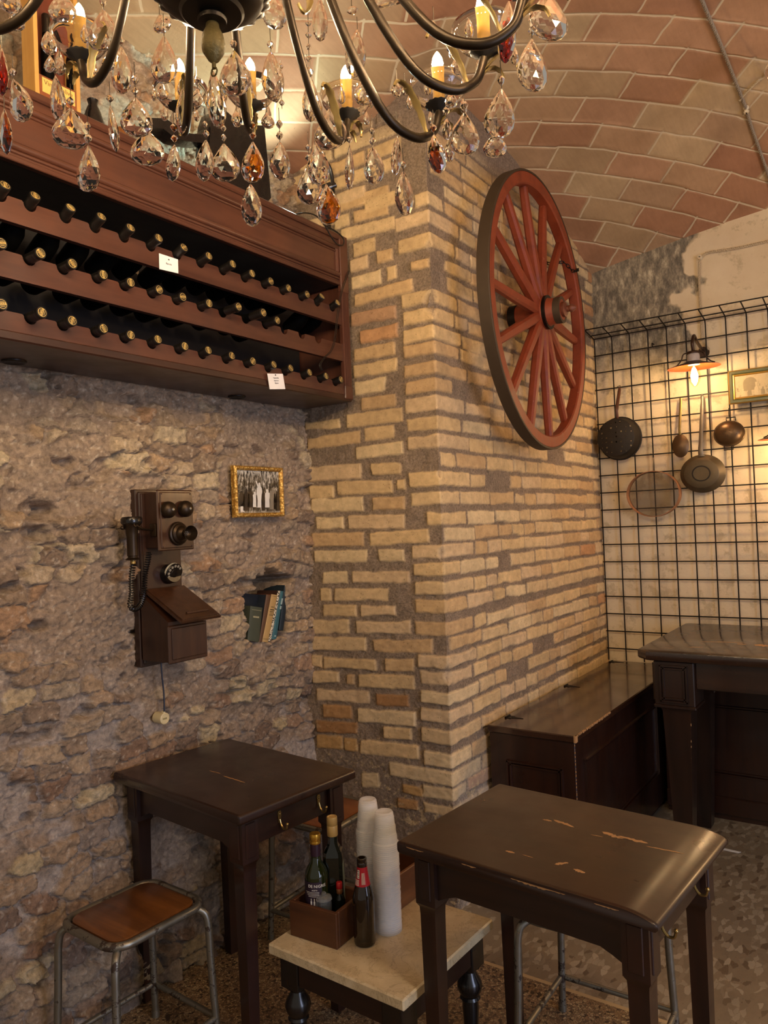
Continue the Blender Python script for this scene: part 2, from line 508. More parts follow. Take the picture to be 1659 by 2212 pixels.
    C = C*(1-.8*spot_glow)+L('#b9c0b4')*.8*spot_glow
    P = np.stack([XW+H, Y, Z], -1)
    return struct(grid_mesh('wall_left', P, C, masonry_mat('rubble_wall', 'rubble'), flip=False))
wall_left = build_left_wall()

# ---- brick pillar: front face and long side face in one skin that turns the corner
Z6 = [(470,232,848,115,95),(582,315,845,247,88),(480,455,896,355,95),(430,370,545,325,90),(575,575,745,520,110),(760,630,880,600,95),(550,700,690,655,100),
      (1020,695,1160,665,70),(560,830,790,770,110),(840,755,905,735,100),(585,960,1035,835,100),(560,1110,905,1045,100),(630,1245,915,1185,105),(580,1385,895,1325,100),
      (580,1510,915,1450,100),(590,1640,825,1600,105),(640,1760,905,1725,95),(526,1890,955,1835,105),(200,1930,475,1900,80),(665,1995,890,1965,100),(220,2065,630,2010,90),(600,2140,960,2090,95)]
Z6C = [(905,370,1165,315,100),(925,545,1175,485,110),(950,965,1195,915,100),(960,1105,1195,1050,105),(965,1245,1200,1195,105),(965,1360,1210,1320,100),(970,1505,1220,1470,100),
       (980,1635,1225,1605,100),(980,1775,1215,1740,110),(990,1925,1230,1895,100),(995,2060,1245,2040,105),(1050,190,1160,165,100)]
Z7 = [(60,60,330,40,75),(380,35,535,32,65),(65,150,190,150,65),(205,130,490,120,70),(510,110,555,110,55),(75,220,340,210,72),(385,210,550,205,65),(100,310,238,308,62),
      (262,305,553,300,72),(78,395,342,390,68),(375,392,675,372,68),(88,480,362,478,62),(420,475,552,472,62),(130,587,260,585,60),(283,585,578,585,62),(120,675,175,675,65),
      (190,675,470,675,66),(135,755,305,757,58),(327,757,510,757,58),(80,840,268,838,70),(303,843,583,843,66),(80,925,355,930,70),(388,938,692,940,68),(75,1015,128,1018,62),
      (138,1025,408,1035,62),(450,1035,600,1038,66),(80,1095,220,1098,64),(250,1108,298,1110,60),(313,1115,605,1125,72),(100,1185,370,1200,62),(405,1215,570,1222,60),
      (133,1272,280,1278,66),(312,1290,608,1315,74),(100,1350,310,1362,60),(445,1380,588,1390,60),(103,1425,235,1435,66),(243,1440,310,1445,66),(325,1450,625,1485,72)]
Z7C = [(575,85,735,80,75),(585,185,735,180,66),(665,285,735,285,66),(590,455,742,455,66),(597,548,750,545,66),(603,645,758,640,68),(606,735,765,735,68),(607,848,768,850,68),
       (622,1020,780,1020,68),(632,1105,780,1105,70),(634,1200,795,1205,66),(634,1295,798,1298,66),(638,1400,802,1405,74),(650,1518,800,1525,74),(475,1575,800,1615,72)]
Z8 = [(430,510,640,550,95),(380,660,600,690,105),(0,420,180,420,150)]
Z8C = [(640,545,970,570,120),(655,725,905,740,110)]
def build_pillar():
    ds = .0042
    s = np.concatenate([np.arange(-.78, -.02, ds), np.arange(-.02, .02, .0035), np.arange(.02, 1.97, ds*1.15)])
    z = np.arange(-.02, 3.45, ds)
    Sg, Zg = np.meshgrid(s, z)
    rg = np.random.default_rng(5)
    mort = .005*(fbm(Sg*34, Zg*34, 101, 5, .65)-.5)*2-.002+.012*(fbm(Sg*7, Zg*9, 102, 3)-.5)
    H = mort.copy(); FM = np.zeros(Sg.shape)
    C = (L('#8c7b69')*np.ones(Sg.shape+(1,)))*(.8+.4*fbm(Sg*18, Zg*18, 103))[..., None]
    wob = .007*(fbm(Sg*32, Zg*32, 104, 3)-.5); wob2 = .022*(fbm(Sg*9, Zg*11, 105, 3)-.5)
    grain = fbm(Sg*50, Zg*90, 106, 4); blot = fbm(Sg*9, Zg*12, 107, 4)
    pal = [L(c) for c in ('#ccb187', '#c8ac80', '#d2ba91', '#c5a67a', '#cbb08a', '#bfa076', '#d0b385')]
    red = [L(c) for c in ('#bd9168', '#b78a64', '#b08c6c')]
    def brick(s0, s1, z0, z1, h, dz=0.0, col=None, lift=None):
        i0, i1 = np.searchsorted(s, [s0-.02, s1+.02]); j0, j1 = np.searchsorted(z, [min(z0, z1)-h/2-.02, max(z0, z1)+h/2+.02])
        if i1 <= i0 or j1 <= j0: return
        a = Sg[j0:j1, i0:i1]; b = Zg[j0:j1, i0:i1]
        zc = z0+(z1-z0)*(a-s0)/(s1-s0)
        dx = np.abs(a-(s0+s1)/2)-(s1-s0)/2; dzz = np.abs(b-zc)-h/2
        d = np.maximum(dx, dzz)+wob[j0:j1, i0:i1]+np.maximum(0, wob2[j0:j1, i0:i1]-.001)
        k = sstep(.002, -.0035, d)
        lf = (rg.uniform(.003, .008) if lift is None else lift)
        hh = lf+.0035*(grain[j0:j1, i0:i1]-.5)+.004*(blot[j0:j1, i0:i1]-.5)
        H[j0:j1, i0:i1] = H[j0:j1, i0:i1]*(1-k)+hh*k
        if col is None: col = red[rg.integers(3)] if rg.random() < .025 else pal[rg.integers(len(pal))]
        c = col*(.86+.28*blot[j0:j1, i0:i1])[..., None]
        kk = sstep(.004, -.003, d)[..., None]
        C[j0:j1, i0:i1] = C[j0:j1, i0:i1]*(1-kk)+c*kk
        FM[j0:j1, i0:i1] = np.maximum(FM[j0:j1, i0:i1], kk[..., 0])
    def conv(lst, ox, oy, sc):
        out = []
        for x0, y0, x1, y1, hp in lst:
            p = ony(ox+x0/sc, oy+y0/sc, YP); q = ony(ox+x1/sc, oy+y1/sc, YP)
            t = ony(ox+(x0+x1)/2/sc, oy+((y0+y1)/2-hp/2)/sc, YP); bt = ony(ox+(x0+x1)/2/sc, oy+((y0+y1)/2+hp/2)/sc, YP)
            out.append((p.x-XS, q.x-XS, p.z, q.z, (t.z-bt.z)))
        return out
    front = conv(Z6, 600, 380, 3.568)+conv(Z7, 640, 1000, 2.37)+conv(Z8, 780, 1600, 4.879)
    corner = conv(Z6C, 600, 380, 3.568)+conv(Z7C, 640, 1000, 2.37)+conv(Z8C, 780, 1600, 4.879)
    for (a, b, z0, z1, h) in front:
        col = None
        if .25 < (z0+z1)/2 < .85 and rg.random() < .6: col = L(rg.choice(['#ad8558', '#a37a50', '#b8935f', '#9f744d']))
        brick(a, b, z0, z1, h, col=col)
    courses = sorted(set(round((z0+z1)/2, 4) for (_, _, z0, z1, _) in corner))
    # courses above and below the ones that can be read off the photograph
    zs = [c for i, c in enumerate(courses) if i == 0 or c-courses[i-1] > .045]
    allz = list(zs)
    for a, b in zip(zs, zs[1:]):
        g = int(round((b-a)/.069))
        for k in range(1, g): allz.append(a+(b-a)*k/g)
    k = zs[0]-.069
    while k > -.05: allz.append(k); k -= .069
    k = zs[-1]+.069
    while k < 3.42: allz.append(k); k += .069
    allz.sort()
    for n_, zc in enumerate(allz):
        have = [c for c in corner if abs((c[2]+c[3])/2-zc) < .02]
        long = (n_ % 2 == 0)
        q = rg.uniform(.11, .20) if not long else rg.uniform(.20, .26)
        slope = rg.normal(0, .002)
        if have:
            a, b, z0, z1, h = have[0]
            h = min(max(h, .046), .064)
            brick(a, q, zc, zc+slope, h)
        else:
            q = rg.uniform(.0, .12)
        p = q+rg.uniform(.010, .018)
        while p < 1.95:
            w = rg.uniform(.215, .265) if rg.random() < .72 else rg.uniform(.10, .14)
            if rg.random() > .035: brick(p, min(p+w, 1.99), zc+rg.normal(0, .0025), zc+rg.normal(0, .0025), rg.uniform(.050, .058))
            p += w+rg.uniform(.006, .013)
    # rows on the front above the last one that shows, up to the vault
    k = 2.86
    while k < 3.42:
        p = -.72+rg.uniform(0, .1)
        while p < -.18:
            w = rg.uniform(.12, .27)
            if rg.random() > .25: brick(p, min(p+w, -.12), k, k, .054)
            p += w+.015
        k += .071
    k = allz[0]
    # cool daylight painted as pale grey into the bricks low beside the bench
    pale = (sstep(.62, .40, Zg)*sstep(.02, .06, Sg)*sstep(.55, .30, Sg)*.55)[..., None]
    C[...] = C*(1-pale)+L('#b5a695')*pale
    flake = (sstep(1.0, .2, Zg)*sstep(.66, .72, fbm(Sg*45, Zg*60, 111, 4)))[..., None]
    C[...] = C*(1-.7*flake)+L('#d6bd90')*.7*flake
    plaster = (sstep(3.02, 3.22, Zg-.10*sstep(0, -.4, Sg)+.1*(fbm(Sg*5, Zg*5, 112)-.5)))[..., None]   # smeared mortar under the vault
    C[...] = C*(1-plaster)+L('#85766a')*plaster
    H[...] = H*(1-.6*plaster[..., 0])
    # the corner is chipped here and there
    chip = np.zeros(Sg.shape)
    for cz, r_ in ((2.40, .07), (1.40, .035), (.93, .04), (1.72, .02), (2.62, .03)):
        chip = np.maximum(chip, sstep(1, .3, np.hypot((Sg-.0)/(r_*.8), (Zg-cz)/r_)+.5*(fbm(Sg*30, Zg*30, 113)-.5)))
    H[...] = H-.022*chip
    C[...] = C*(1-.8*chip[..., None])+L('#8d7c6c')*.8*chip[..., None]
    rr = .010
    ang = np.clip((Sg+rr)/(2*rr), 0, 1)*math.pi/2
    bx = np.where(Sg < -rr, XS-rr*.0+Sg, np.where(Sg > rr, XS, XS-rr+rr*np.sin(ang)))
    by = np.where(Sg < -rr, YP, np.where(Sg > rr, YP+Sg, YP+rr-rr*np.cos(ang)))
    nx = np.sin(ang); ny = -np.cos(ang)
    P = np.stack([bx+nx*(H-.006), by+ny*(H-.006), Zg], -1)
    ob = grid_mesh('wall_pillar', P, C, masonry_mat('yellow_brick', 'brick'), flip=False)
    a_ = ob.data.attributes.new('face', 'FLOAT', 'POINT'); a_.data.foreach_set('value', (FM*(1-plaster[..., 0])*(1-chip)).astype(np.float32).ravel())
    return struct(ob)
wall_pillar = build_pillar()

# ---- back wall: old lime plaster, bare grey patch in the corner
def build_back_wall():
    t = NT('lime_plaster')
    tc = t.n('ShaderNodeTexCoord'); v = tc.outputs['Object']
    sx = t.n('ShaderNodeSeparateXYZ'); t.l(v, sx.inputs[0])
    n1 = t.noise(v, 2.4, 6, .6); n2 = t.noise(v, 9, 6, .7); n3 = t.noise(v, 42, 5, .7)
    base = t.ramp(n1, [(.3, '#d0bb9a'), (.55, '#dccaab'), (.75, '#d3bd9a')])
    stain = t.vramp(n2, .54, .62, 0, .5)
    base = t.mix(stain, base, '#a3906f')
    base = t.mix(t.vramp(n3, .66, .72, 0, .45), base, '#7f6f57')
    # grey bare patch: high and left, towards the corner with the pillar
    a = t.math('ADD', t.math('MULTIPLY', t.math('ADD', sx.outputs['X'], 1.02), -2.4), t.math('MULTIPLY', t.math('SUBTRACT', sx.outputs['Z'], 2.52), .55))
    d = t.math('ADD', a, t.math('MULTIPLY', t.math('SUBTRACT', t.noise(v, 4.5, 3, .5), .5), 2.4))
    up = t.vramp(t.math('ADD', sx.outputs['Z'], t.math('MULTIPLY', n2, .5)), 2.50, 2.80)
    msk = t.math('MULTIPLY', t.vramp(d, -.02, .06), up)
    nv = t.noise(t.coord((16, 16, 7)), 1.6, 6, .75)
    grey = t.ramp(nv, [(.36, '#5f594e'), (.48, '#7e7567'), (.58, '#a0957f'), (.68, '#c9bda6')])
    base = t.mix(msk, base, grey)
    t.set(Base_Color=base, Roughness=.92)
    t.b.inputs['Specular IOR Level'].default_value = .15
    h = t.math('ADD', t.math('MULTIPLY', n2, .6), t.math('ADD', t.math('MULTIPLY', n3, .3), t.math('MULTIPLY', msk, -.5)))
    t.bump(h, .5, .012)
    x = np.linspace(-1.56, 1.6, 240); z = np.linspace(-.02, 3.6, 240)
    X, Z = np.meshgrid(x, z)
    Yg = YB+.012*(fbm(X*1.5, Z*1.5, 201)-.5)+.006*(fbm(X*6, Z*6, 202)-.5)
    return struct(grid_mesh('wall_back', np.stack([X, Yg, Z], -1), None, t.m, flip=True))
wall_back = build_back_wall()

# ---- vaulted ceiling of thin flat tiles laid on the diagonal
def build_ceiling():
    # samples follow the courses, so that every joint falls on a line of vertices
    vo = [-.0062, -.0034, .0034, .0068, .014, .03, .0755, .12, .139]
    uo = [-.0060, -.0032, .0032, .0066, .02, .076, .132]
    V1 = np.array(sorted(2.80+.151*r+o for r in range(-24, 27) for o in vo))
    U1 = np.array(sorted(1.542+.1525*c+o for c in range(-30, 24) for o in uo))
    U, V = np.meshgrid(U1, V1)
    row = np.floor((V-2.80+.0063)/.151); fv = (V-2.80)-row*.151
    off = np.where(row.astype(int) % 2 == 0, 1.542, 1.6945)
    col = np.floor((U-off+.0061)/.305); fu = (U-off)-col*.305
    t1 = hsh(col, row, 305); t2 = hsh(col, row, 306); t3 = hsh(col, row, 307); t4 = hsh(col, row, 308)
    dv = np.minimum(np.abs(fv), np.abs(fv-.151)); du = np.minimum(np.abs(fu), np.abs(fu-.305))
    d = np.minimum(dv, du)
    k = sstep(.0034, .0062, d)
    X = (U-V)/math.sqrt(2); Yg = (U+V)/math.sqrt(2)
    wx = .010*(fbm(X*6, Yg*6, 301)-.5)+.010*(fbm(X*26, Yg*26, 303)-.5); wy = .010*(fbm(X*6, Yg*6, 302)-.5)+.010*(fbm(X*26, Yg*26, 304)-.5)
    X = X+wx; Yg = Yg+wy
    H = k*(.0022+.005*(t2-.5)+.05*(fu-.15)*(t3-.5)*.5+.05*(fv-.075)*(t4-.5))
    P = np.stack([X, Yg, ceil_z(X, Yg)-H+.004*(fbm(X*8, Yg*8, 309)-.5)], -1)
    ob = grid_mesh('ceiling', P, None, None, flip=True)
    me = ob.data; me.materials.clear()
    pal = np.array([L(c) for c in ('#a27a60', '#a9856a', '#a78e70', '#ae9678', '#9a725a', '#aa8b6e', '#a3876c', '#b29b7c', '#9d785e')])
    cc = pal[(t1*len(pal)).astype(int) % len(pal)]*(.95+.10*t2)[..., None]
    a1 = me.attributes.new('tilecol', 'FLOAT_COLOR', 'POINT')
    a1.data.foreach_set('color', np.concatenate([cc.reshape(-1, 3), np.ones((cc.size//3, 1))], 1).astype(np.float32).ravel())
    a2 = me.attributes.new('tilejoint', 'FLOAT', 'POINT')
    a2.data.foreach_set('value', k.astype(np.float32).ravel())
    # keep what lies over the room
    bm = bmesh.new(); bm.from_mesh(me)
    kill = [v for v in bm.verts if not (-2.34 < v.co.x < 1.35 and -1.0 < v.co.y < 4.53)]
    bmesh.ops.delete(bm, geom=kill, context='VERTS'); bm.to_mesh(me); bm.free()
    t = NT('vault_tiles')
    tc = t.n('ShaderNodeTexCoord'); v = tc.outputs['Object']
    at = t.n('ShaderNodeAttribute', attribute_name='tilecol'); am = t.n('ShaderNodeAttribute', attribute_name='tilejoint')
    f = t.noise(v, 34, 6, .65); big = t.noise(v, 5, 4, .6)
    streak = t.noise(t.coord((70, 9, 30), rot=(0, 0, math.pi/4)), 1.0, 4, .6)
    c = t.mix(1.0, at.outputs['Color'], t.ramp(streak, [(.3, (.93, .93, .92)), (.7, (1.05, 1.05, 1.04))]), 'MULTIPLY')
    c = t.mix(1.0, c, t.ramp(big, [(.3, (.86, .84, .82)), (.7, (1.1, 1.1, 1.1))]), 'MULTIPLY')
    c = t.mix(t.vramp(t.noise(v, 60, 3), .71, .75, 0, .5), c, '#6b5a4a')
    j = t.math('ADD', am.outputs['Fac'], t.math('MULTIPLY', t.math('SUBTRACT', f, .5), .9))
    c = t.mix(t.vramp(j, .35, .65), '#c2b298', c)
    t.set(Base_Color=c, Roughness=.88)
    t.b.inputs['Specular IOR Level'].default_value = .15
    t.bump(t.math('ADD', f, t.math('MULTIPLY', streak, .35)), .35, .004)
    me.materials.append(t.m)
    return struct(ob)
ceiling = build_ceiling()

# ---- floor: small pebble terrazzo in front, large chip terrazzo behind a thin strip
def terrazzo(name, sc, cols, ground, gap, thr, stretch=(1, 1, 1), rough=.42):
    t = NT(name); v = t.coord(stretch)
    nz = t.n('ShaderNodeTexNoise'); nz.inputs['Scale'].default_value = sc*.6; nz.inputs['Detail'].default_value = 3
    t.l(v, nz.inputs['Vector'])
    ma = t.n('ShaderNodeVectorMath', operation='MULTIPLY_ADD'); t.l(nz.outputs['Color'], ma.inputs[0])
    ma.inputs[1].default_value = (.9/sc*2, .9/sc*2, 0); t.l(v, ma.inputs[2])
    vo = t.n('ShaderNodeTexVoronoi', voronoi_dimensions='2D', feature='F1'); vo.inputs['Scale'].default_value = sc; t.l(ma.outputs[0], vo.inputs['Vector'])
    ve = t.n('ShaderNodeTexVoronoi', voronoi_dimensions='2D', feature='DISTANCE_TO_EDGE'); ve.inputs['Scale'].default_value = sc; t.l(ma.outputs[0], ve.inputs['Vector'])
    sep = t.n('ShaderNodeSeparateColor'); t.l(vo.outputs['Color'], sep.inputs[0])
    c = t.ramp(sep.outputs[0], [(i/len(cols), k) for i, k in enumerate(cols)], 'CONSTANT')
    e = t.vramp(ve.outputs['Distance'], gap*.4, gap)
    keep = t.math('MULTIPLY', e, t.math('GREATER_THAN', sep.outputs[1], thr))
    n = t.noise(v, sc*2.2, 4, .6)
    g = t.mix(n, tuple(x*.8 for x in lin(ground)), tuple(x*1.15 for x in lin(ground)))
    dirt = t.vramp(t.noise(t.coord(), 2.2, 5, .6), .45, .75, 0, .45)
    cc = t.mix(dirt, t.mix(keep, g, c), tuple(x*.45 for x in lin(ground)))
    t.set(Base_Color=cc, Roughness=t.vramp(n, .3, .7, rough-.08, rough+.12))
    t.bump(keep, .08, .001)
    return t.m
YE = 2.335
mb = MB(); mb.box(-2.4, 1.6, -1.2, YE-.008, -.05, 0)
struct(mb.build('floor', terrazzo('pebble_terrazzo', 120, ['#94795a', '#846a4c', '#a38a66', '#705a43', '#8d7253', '#ab9672'], '#4a3b2d', .10, .10)))
mb = MB(); mb.box(-2.4, 1.6, YE+.008, 4.55, -.05, 0)
struct(mb.build('floor', terrazzo('chip_terrazzo', 34, ['#978a74', '#7f705b', '#a1947e', '#8c7d67', '#6a5a47', '#9a8d77'], '#84755f', .06, .45, (1.6, .8, 1), .34)))
mb = MB(); mb.box(-2.4, 1.6, YE-.008, YE+.008, -.05, .0006)
struct(mb.build('trim_1', plain('strip', '#b39a72', .5)))
# ================================================================== FURNITURE
W_TABLE = wood('dark_table_wood', '#1d0e08', '#331c11', 0, 7, .34, .08, .25, coatr=.22)
W_TABLEV = wood('dark_table_wood_upright', '#1f0e08', '#361b10', 2, 7, .38, .08, .2)
W_TABLEY = wood('dark_table_wood_cross', '#1d0e08', '#311b10', 1, 7, .36, .08, .25)
W_BARE = plain('bare_worn_wood', '#a67e52', .6, var=.25, scale=60)
W_RED = wood('mahogany', '#3f2118', '#5f3a2b', 1, 6, .38, .05, .2)
W_REDV = wood('mahogany_upright', '#44231a', '#653e2e', 2, 6, .38, .05, .2)
W_REDDARK = wood('mahogany_shaded', '#0b0504', '#130907', 1, 6, .6, .05)  # near-black: the shade inside the rack is put into the wood colour
W_BENCH = wood('bench_lid_wood', '#28160d', '#422718', 1, 8, .2, .10, .55, coatr=.10)
W_BENCHV = wood('bench_panel_wood', '#1d0c07', '#32180b', 2, 8, .34, .07, .25)
W_BIG = wood('big_table_wood', '#1e120c', '#352116', 0, 7, .25, .07, .5, coatr=.12)
W_BIGV = wood('big_table_wood_upright', '#190e09', '#301c13', 2, 7, .36, .07, .2)
W_SEAT = wood('stool_seat_wood', '#4c2a12', '#8a5526', 0, 6, .34, .06, .3)
W_BOX = wood('caddy_wood', '#3d2110', '#653c1d', 0, 7, .45, .08)
BRASS = plain('old_brass', '#9a8250', .3, .9, .2)
DARKMETAL = plain('dark_iron', '#1b1512', .45, .7, .2, 60)
BLACKPAINT = plain('black_paint', '#0f0e10', .28, 0, .2, 30, coat=.3)

def patches(name, parent, spots, zt, mat):
    """thin worn slivers lying on a table top: (length, width, cx, cy, angle)"""
    rg = random.Random(3)
    for (ln, wd, cx, cy, a) in spots:
        b = MB(); n = 12; up = []; dn = []
        for i in range(n+1):
            t = i/n; e = math.sin(math.pi*t)**.5
            up.append((-ln/2+ln*t, wd/2*e*rg.uniform(.3, 1.2))); dn.append((-ln/2+ln*t, -wd/2*e*rg.uniform(.3, 1.2)))
        poly = dn+up[::-1][1:-1]
        M = T(cx, cy, zt) @ Matrix.Rotation(a, 4, 'Z')
        b.prism(poly, -.0003, .0004, M)
        b.build(name, mat, parent, o=LOCAL)

def hook_mesh(b, M):
    b.m = 0
    # long drop-shaped back plate, screw, curled hook with a ball
    pl = [(-.0045, -.006), (.0045, -.006), (.006, .012), (.007, .022), (.004, .029), (-.004, .029), (-.007, .022), (-.006, .012)]
    b.prism(pl, 0, .003, M)
    b.sphere(tuple(M @ Vector((0, .02, .003))), .0035, 8, 6)
    pts = catmull([(0, .004, .003), (0, -.010, .008), (0, -.020, .018), (0, -.018, .030), (0, -.006, .034)], 5)
    b.tube([M @ p for p in pts], [.0032]*len(pts), 8)
    b.sphere(tuple(M @ Vector((0, -.004, .0345))), .005, 10, 6)

def leg_mesh(b, x, y, zt, bw=.058, bh=.125, w1=.044, w0=.034, sx=1, sy=1):
    """square block at the top with a chamfered step, then a square taper whose outer faces stay flush-ish"""
    def sq(cx, cy, w, z): h = w/2; return [(cx-h, cy-h, z), (cx+h, cy-h, z), (cx+h, cy+h, z), (cx-h, cy+h, z)]
    b.ring([sq(x, y, bw, zt), sq(x, y, bw, zt-bh), sq(x, y, w1+.002, zt-bh-.010), sq(x, y, w1, zt-bh-.03), sq(x, y, w0, .002), sq(x, y, w0-.004, 0)][::-1])

def cafe_table(loc, rz, label, LX, LY, hz, hooks, spots, curled=False):
    t = thing('cafe_table', label, 'table', loc, rz)
    hx, hy, th = LX/2, LY/2, .030
    # top: a board with rounded rim; its cross-section runs along x
    b = MB(); prof = []
    n = 6
    rl, rr_ = .009, (.034 if curled else .010)
    def arc(cx, cz, r, a0, a1, k=n, sx=1.0):
        return [(cx+r*sx*math.cos(a0+(a1-a0)*i/k), cz+r*math.sin(a0+(a1-a0)*i/k)) for i in range(k+1)]
    z1, z0 = hz, hz-th
    prof += arc(-hx+rl, z0+rl, rl, R(270), R(180)) + arc(-hx+rl, z1-rl, rl, R(180), R(90))
    if curled:
        for i in range(9):
            a = i/8; prof.append((hx-.080+.072*a, z1-.013*a**2.2))
        prof += [(hx-.003, z1-.0165), (hx, z1-.021), (hx, z0+.004), (hx-.006, z0-.002), (hx-.03, z0)]
    else:
        prof += arc(hx-rr_, z1-rr_, rr_, R(90), R(0)) + arc(hx-rr_, z0+rr_, rr_, R(0), R(-90))
    rings = []
    for y_, ins in ((-hy, .006), (-hy+.003, .001), (-hy+.010, 0), (0, 0), (hy-.010, 0), (hy-.003, .001), (hy, .006)):
        rings.append([(x_*(1-ins/hx), y_, (z_-(z0+z1)/2)*(1-ins*18)+(z0+z1)/2) for x_, z_ in prof])
    b.ring(rings[::-1])
    b.build('table_top', W_TABLE, t, 40, LOCAL)
    ix, iy = hx-.060, hy-.060
    for sx in (-1, 1):
        for sy in (-1, 1):
            b = MB(); leg_mesh(b, sx*ix, sy*iy, hz-th)
            # raised panel on the block's outer faces
            b.bbox(sx*ix-.017, sx*ix+.017, sy*iy+sy*.029-.003, sy*iy+sy*.029+.003, hz-th-.112, hz-th-.014, .002)
            b.bbox(sx*ix+sx*.029-.003, sx*ix+sx*.029+.003, sy*iy-.017, sy*iy+.017, hz-th-.112, hz-th-.014, .002)
            b.build('leg', W_TABLEV, t, 30, LOCAL)
    za, zb = hz-th-.088, hz-th
    for sy in (-1, 1):
        b = MB(); yc = sy*(iy+.006)
        # apron whose lower edge sweeps down into the legs
        k = 18; L_ = ix-.029
        poly = [(-L_, zb), (-L_, za-.022)]+[(-L_+2*L_*i/k, za-.022*max(0, abs(2*i/k-1)-.80)/.20) for i in range(k+1)][1:-1]+[(L_, za-.022), (L_, zb)]
        b.prism([(p[0], p[1]) for p in poly], -.010, .010, axes((0, yc, 0), (1, 0, 0), (0, 0, 1), (0, -1, 0)))
        b.build('apron', W_TABLE, t, 40, LOCAL)
    for sx in (-1, 1):
        b = MB(); b.bbox(sx*(ix+.006)-.010, sx*(ix+.006)+.010, -iy+.029, iy-.029, za, zb, .002)
        b.build('apron', W_TABLEY, t, 40, LOCAL)
    for hy_ in hooks:
        b = MB(); hook_mesh(b, axes((ix+.0165, hy_, za+.040), (0, 1, 0), (0, 0, 1), (1, 0, 0)))
        b.build('coat_hook', BRASS, t, 40, LOCAL)
    if spots: patches('worn_patch', t, spots, hz, W_BARE)
    return t

HT = .75
def corner_frame(pts, z):
    q = [onz(a, b, z) for a, b in pts]          # left, near, right, back
    c = sum(q, Vector())/4
    ex = ((q[1]-q[0])+(q[2]-q[3])).normalized(); ey = Vector((-ex.y, ex.x, 0))
    lx = (((q[1]-q[0])+(q[2]-q[3]))/2).dot(ex); ly = (((q[3]-q[0])+(q[2]-q[1]))/2).dot(ey)
    return c, math.atan2(ex.y, ex.x), lx, ly
def to_local(px, py, z, c, a):
    p = onz(px, py, z)-Vector((c.x, c.y, 0)); p.z = 0
    return Matrix.Rotation(-a, 4, 'Z') @ p
def spot(pa, pb, w, z, c, a):
    p, q = to_local(*pa, z, c, a), to_local(*pb, z, c, a); d = q-p
    return (d.length, w, (p.x+q.x)/2, (p.y+q.y)/2, math.atan2(d.y, d.x))
cL, aL, lxL, lyL = corner_frame([(245, 1668), (525, 1767), (760, 1660), (490, 1594)], HT)
spL = [spot((452, 1665), (476, 1671), .006, HT, cL, aL), spot((482, 1676), (530, 1691), .007, HT, cL, aL), spot((462, 1668), (470, 1669), .004, HT, cL, aL)]
table_left = cafe_table((cL.x, cL.y, 0), aL, 'dark brown wooden cafe table standing against the rough stone wall', lxL, lyL, HT, (-.055, .105), spL)
cR, aR, lxR, lyR = corner_frame([(868, 1815), (1438, 1995), (1558, 1790), (1065, 1692)], HT)
spR = [spot((1172, 1770), (1192, 1774), .009, HT, cR, aR), spot((1196, 1771), (1240, 1787), .014, HT, cR, aR), spot((1300, 1797), (1345, 1812), .017, HT, cR, aR),
       spot((1335, 1806), (1400, 1822), .016, HT, cR, aR), spot((1396, 1828), (1478, 1844), .006, HT, cR, aR), spot((1276, 1803), (1302, 1808), .004, HT, cR, aR),
       spot((1092, 1838), (1112, 1843), .010, HT, cR, aR), spot((1198, 1867), (1228, 1864), .012, HT, cR, aR), spot((1239, 1877), (1264, 1886), .013, HT, cR, aR), spot((1128, 1846), (1152, 1853), .003, HT, cR, aR)]
table_right = cafe_table((cR.x, cR.y, 0), aR, 'dark brown cafe table in front, its scratched top curling down at one end', lxR, lyR, HT, (-.12, .095), spR, True)

# worn front rim of the right table
def rim_chips(t, LX, LY, hz, runs):
    rg = random.Random(5)
    for (u0, u1, w) in runs:
        b = MB(); n = int((u1-u0)*LX/.005)+2; up = []; dn = []
        for i in range(n+1):
            x = -LX/2+LX*(u0+(u1-u0)*i/n); e = math.sin(math.pi*i/n)**.4
            up.append((x, hz-.0075)); dn.append((x, hz-.0082-w*e*rg.uniform(.1, 1)))
        b.prism([(p[0], p[1]) for p in dn]+[(p[0], p[1]) for p in up[::-1]], -.0003, .003, axes((0, -LY/2, 0), (1, 0, 0), (0, 0, 1), (0, 1, 0)))
        b.build('worn_rim', W_BARE, t, 40, LOCAL)
rim_chips(table_right, lxR, lyR, HT, [(.05, .13, .002), (.30, .36, .003), (.50, .70, .004), (.80, .88, .002)])

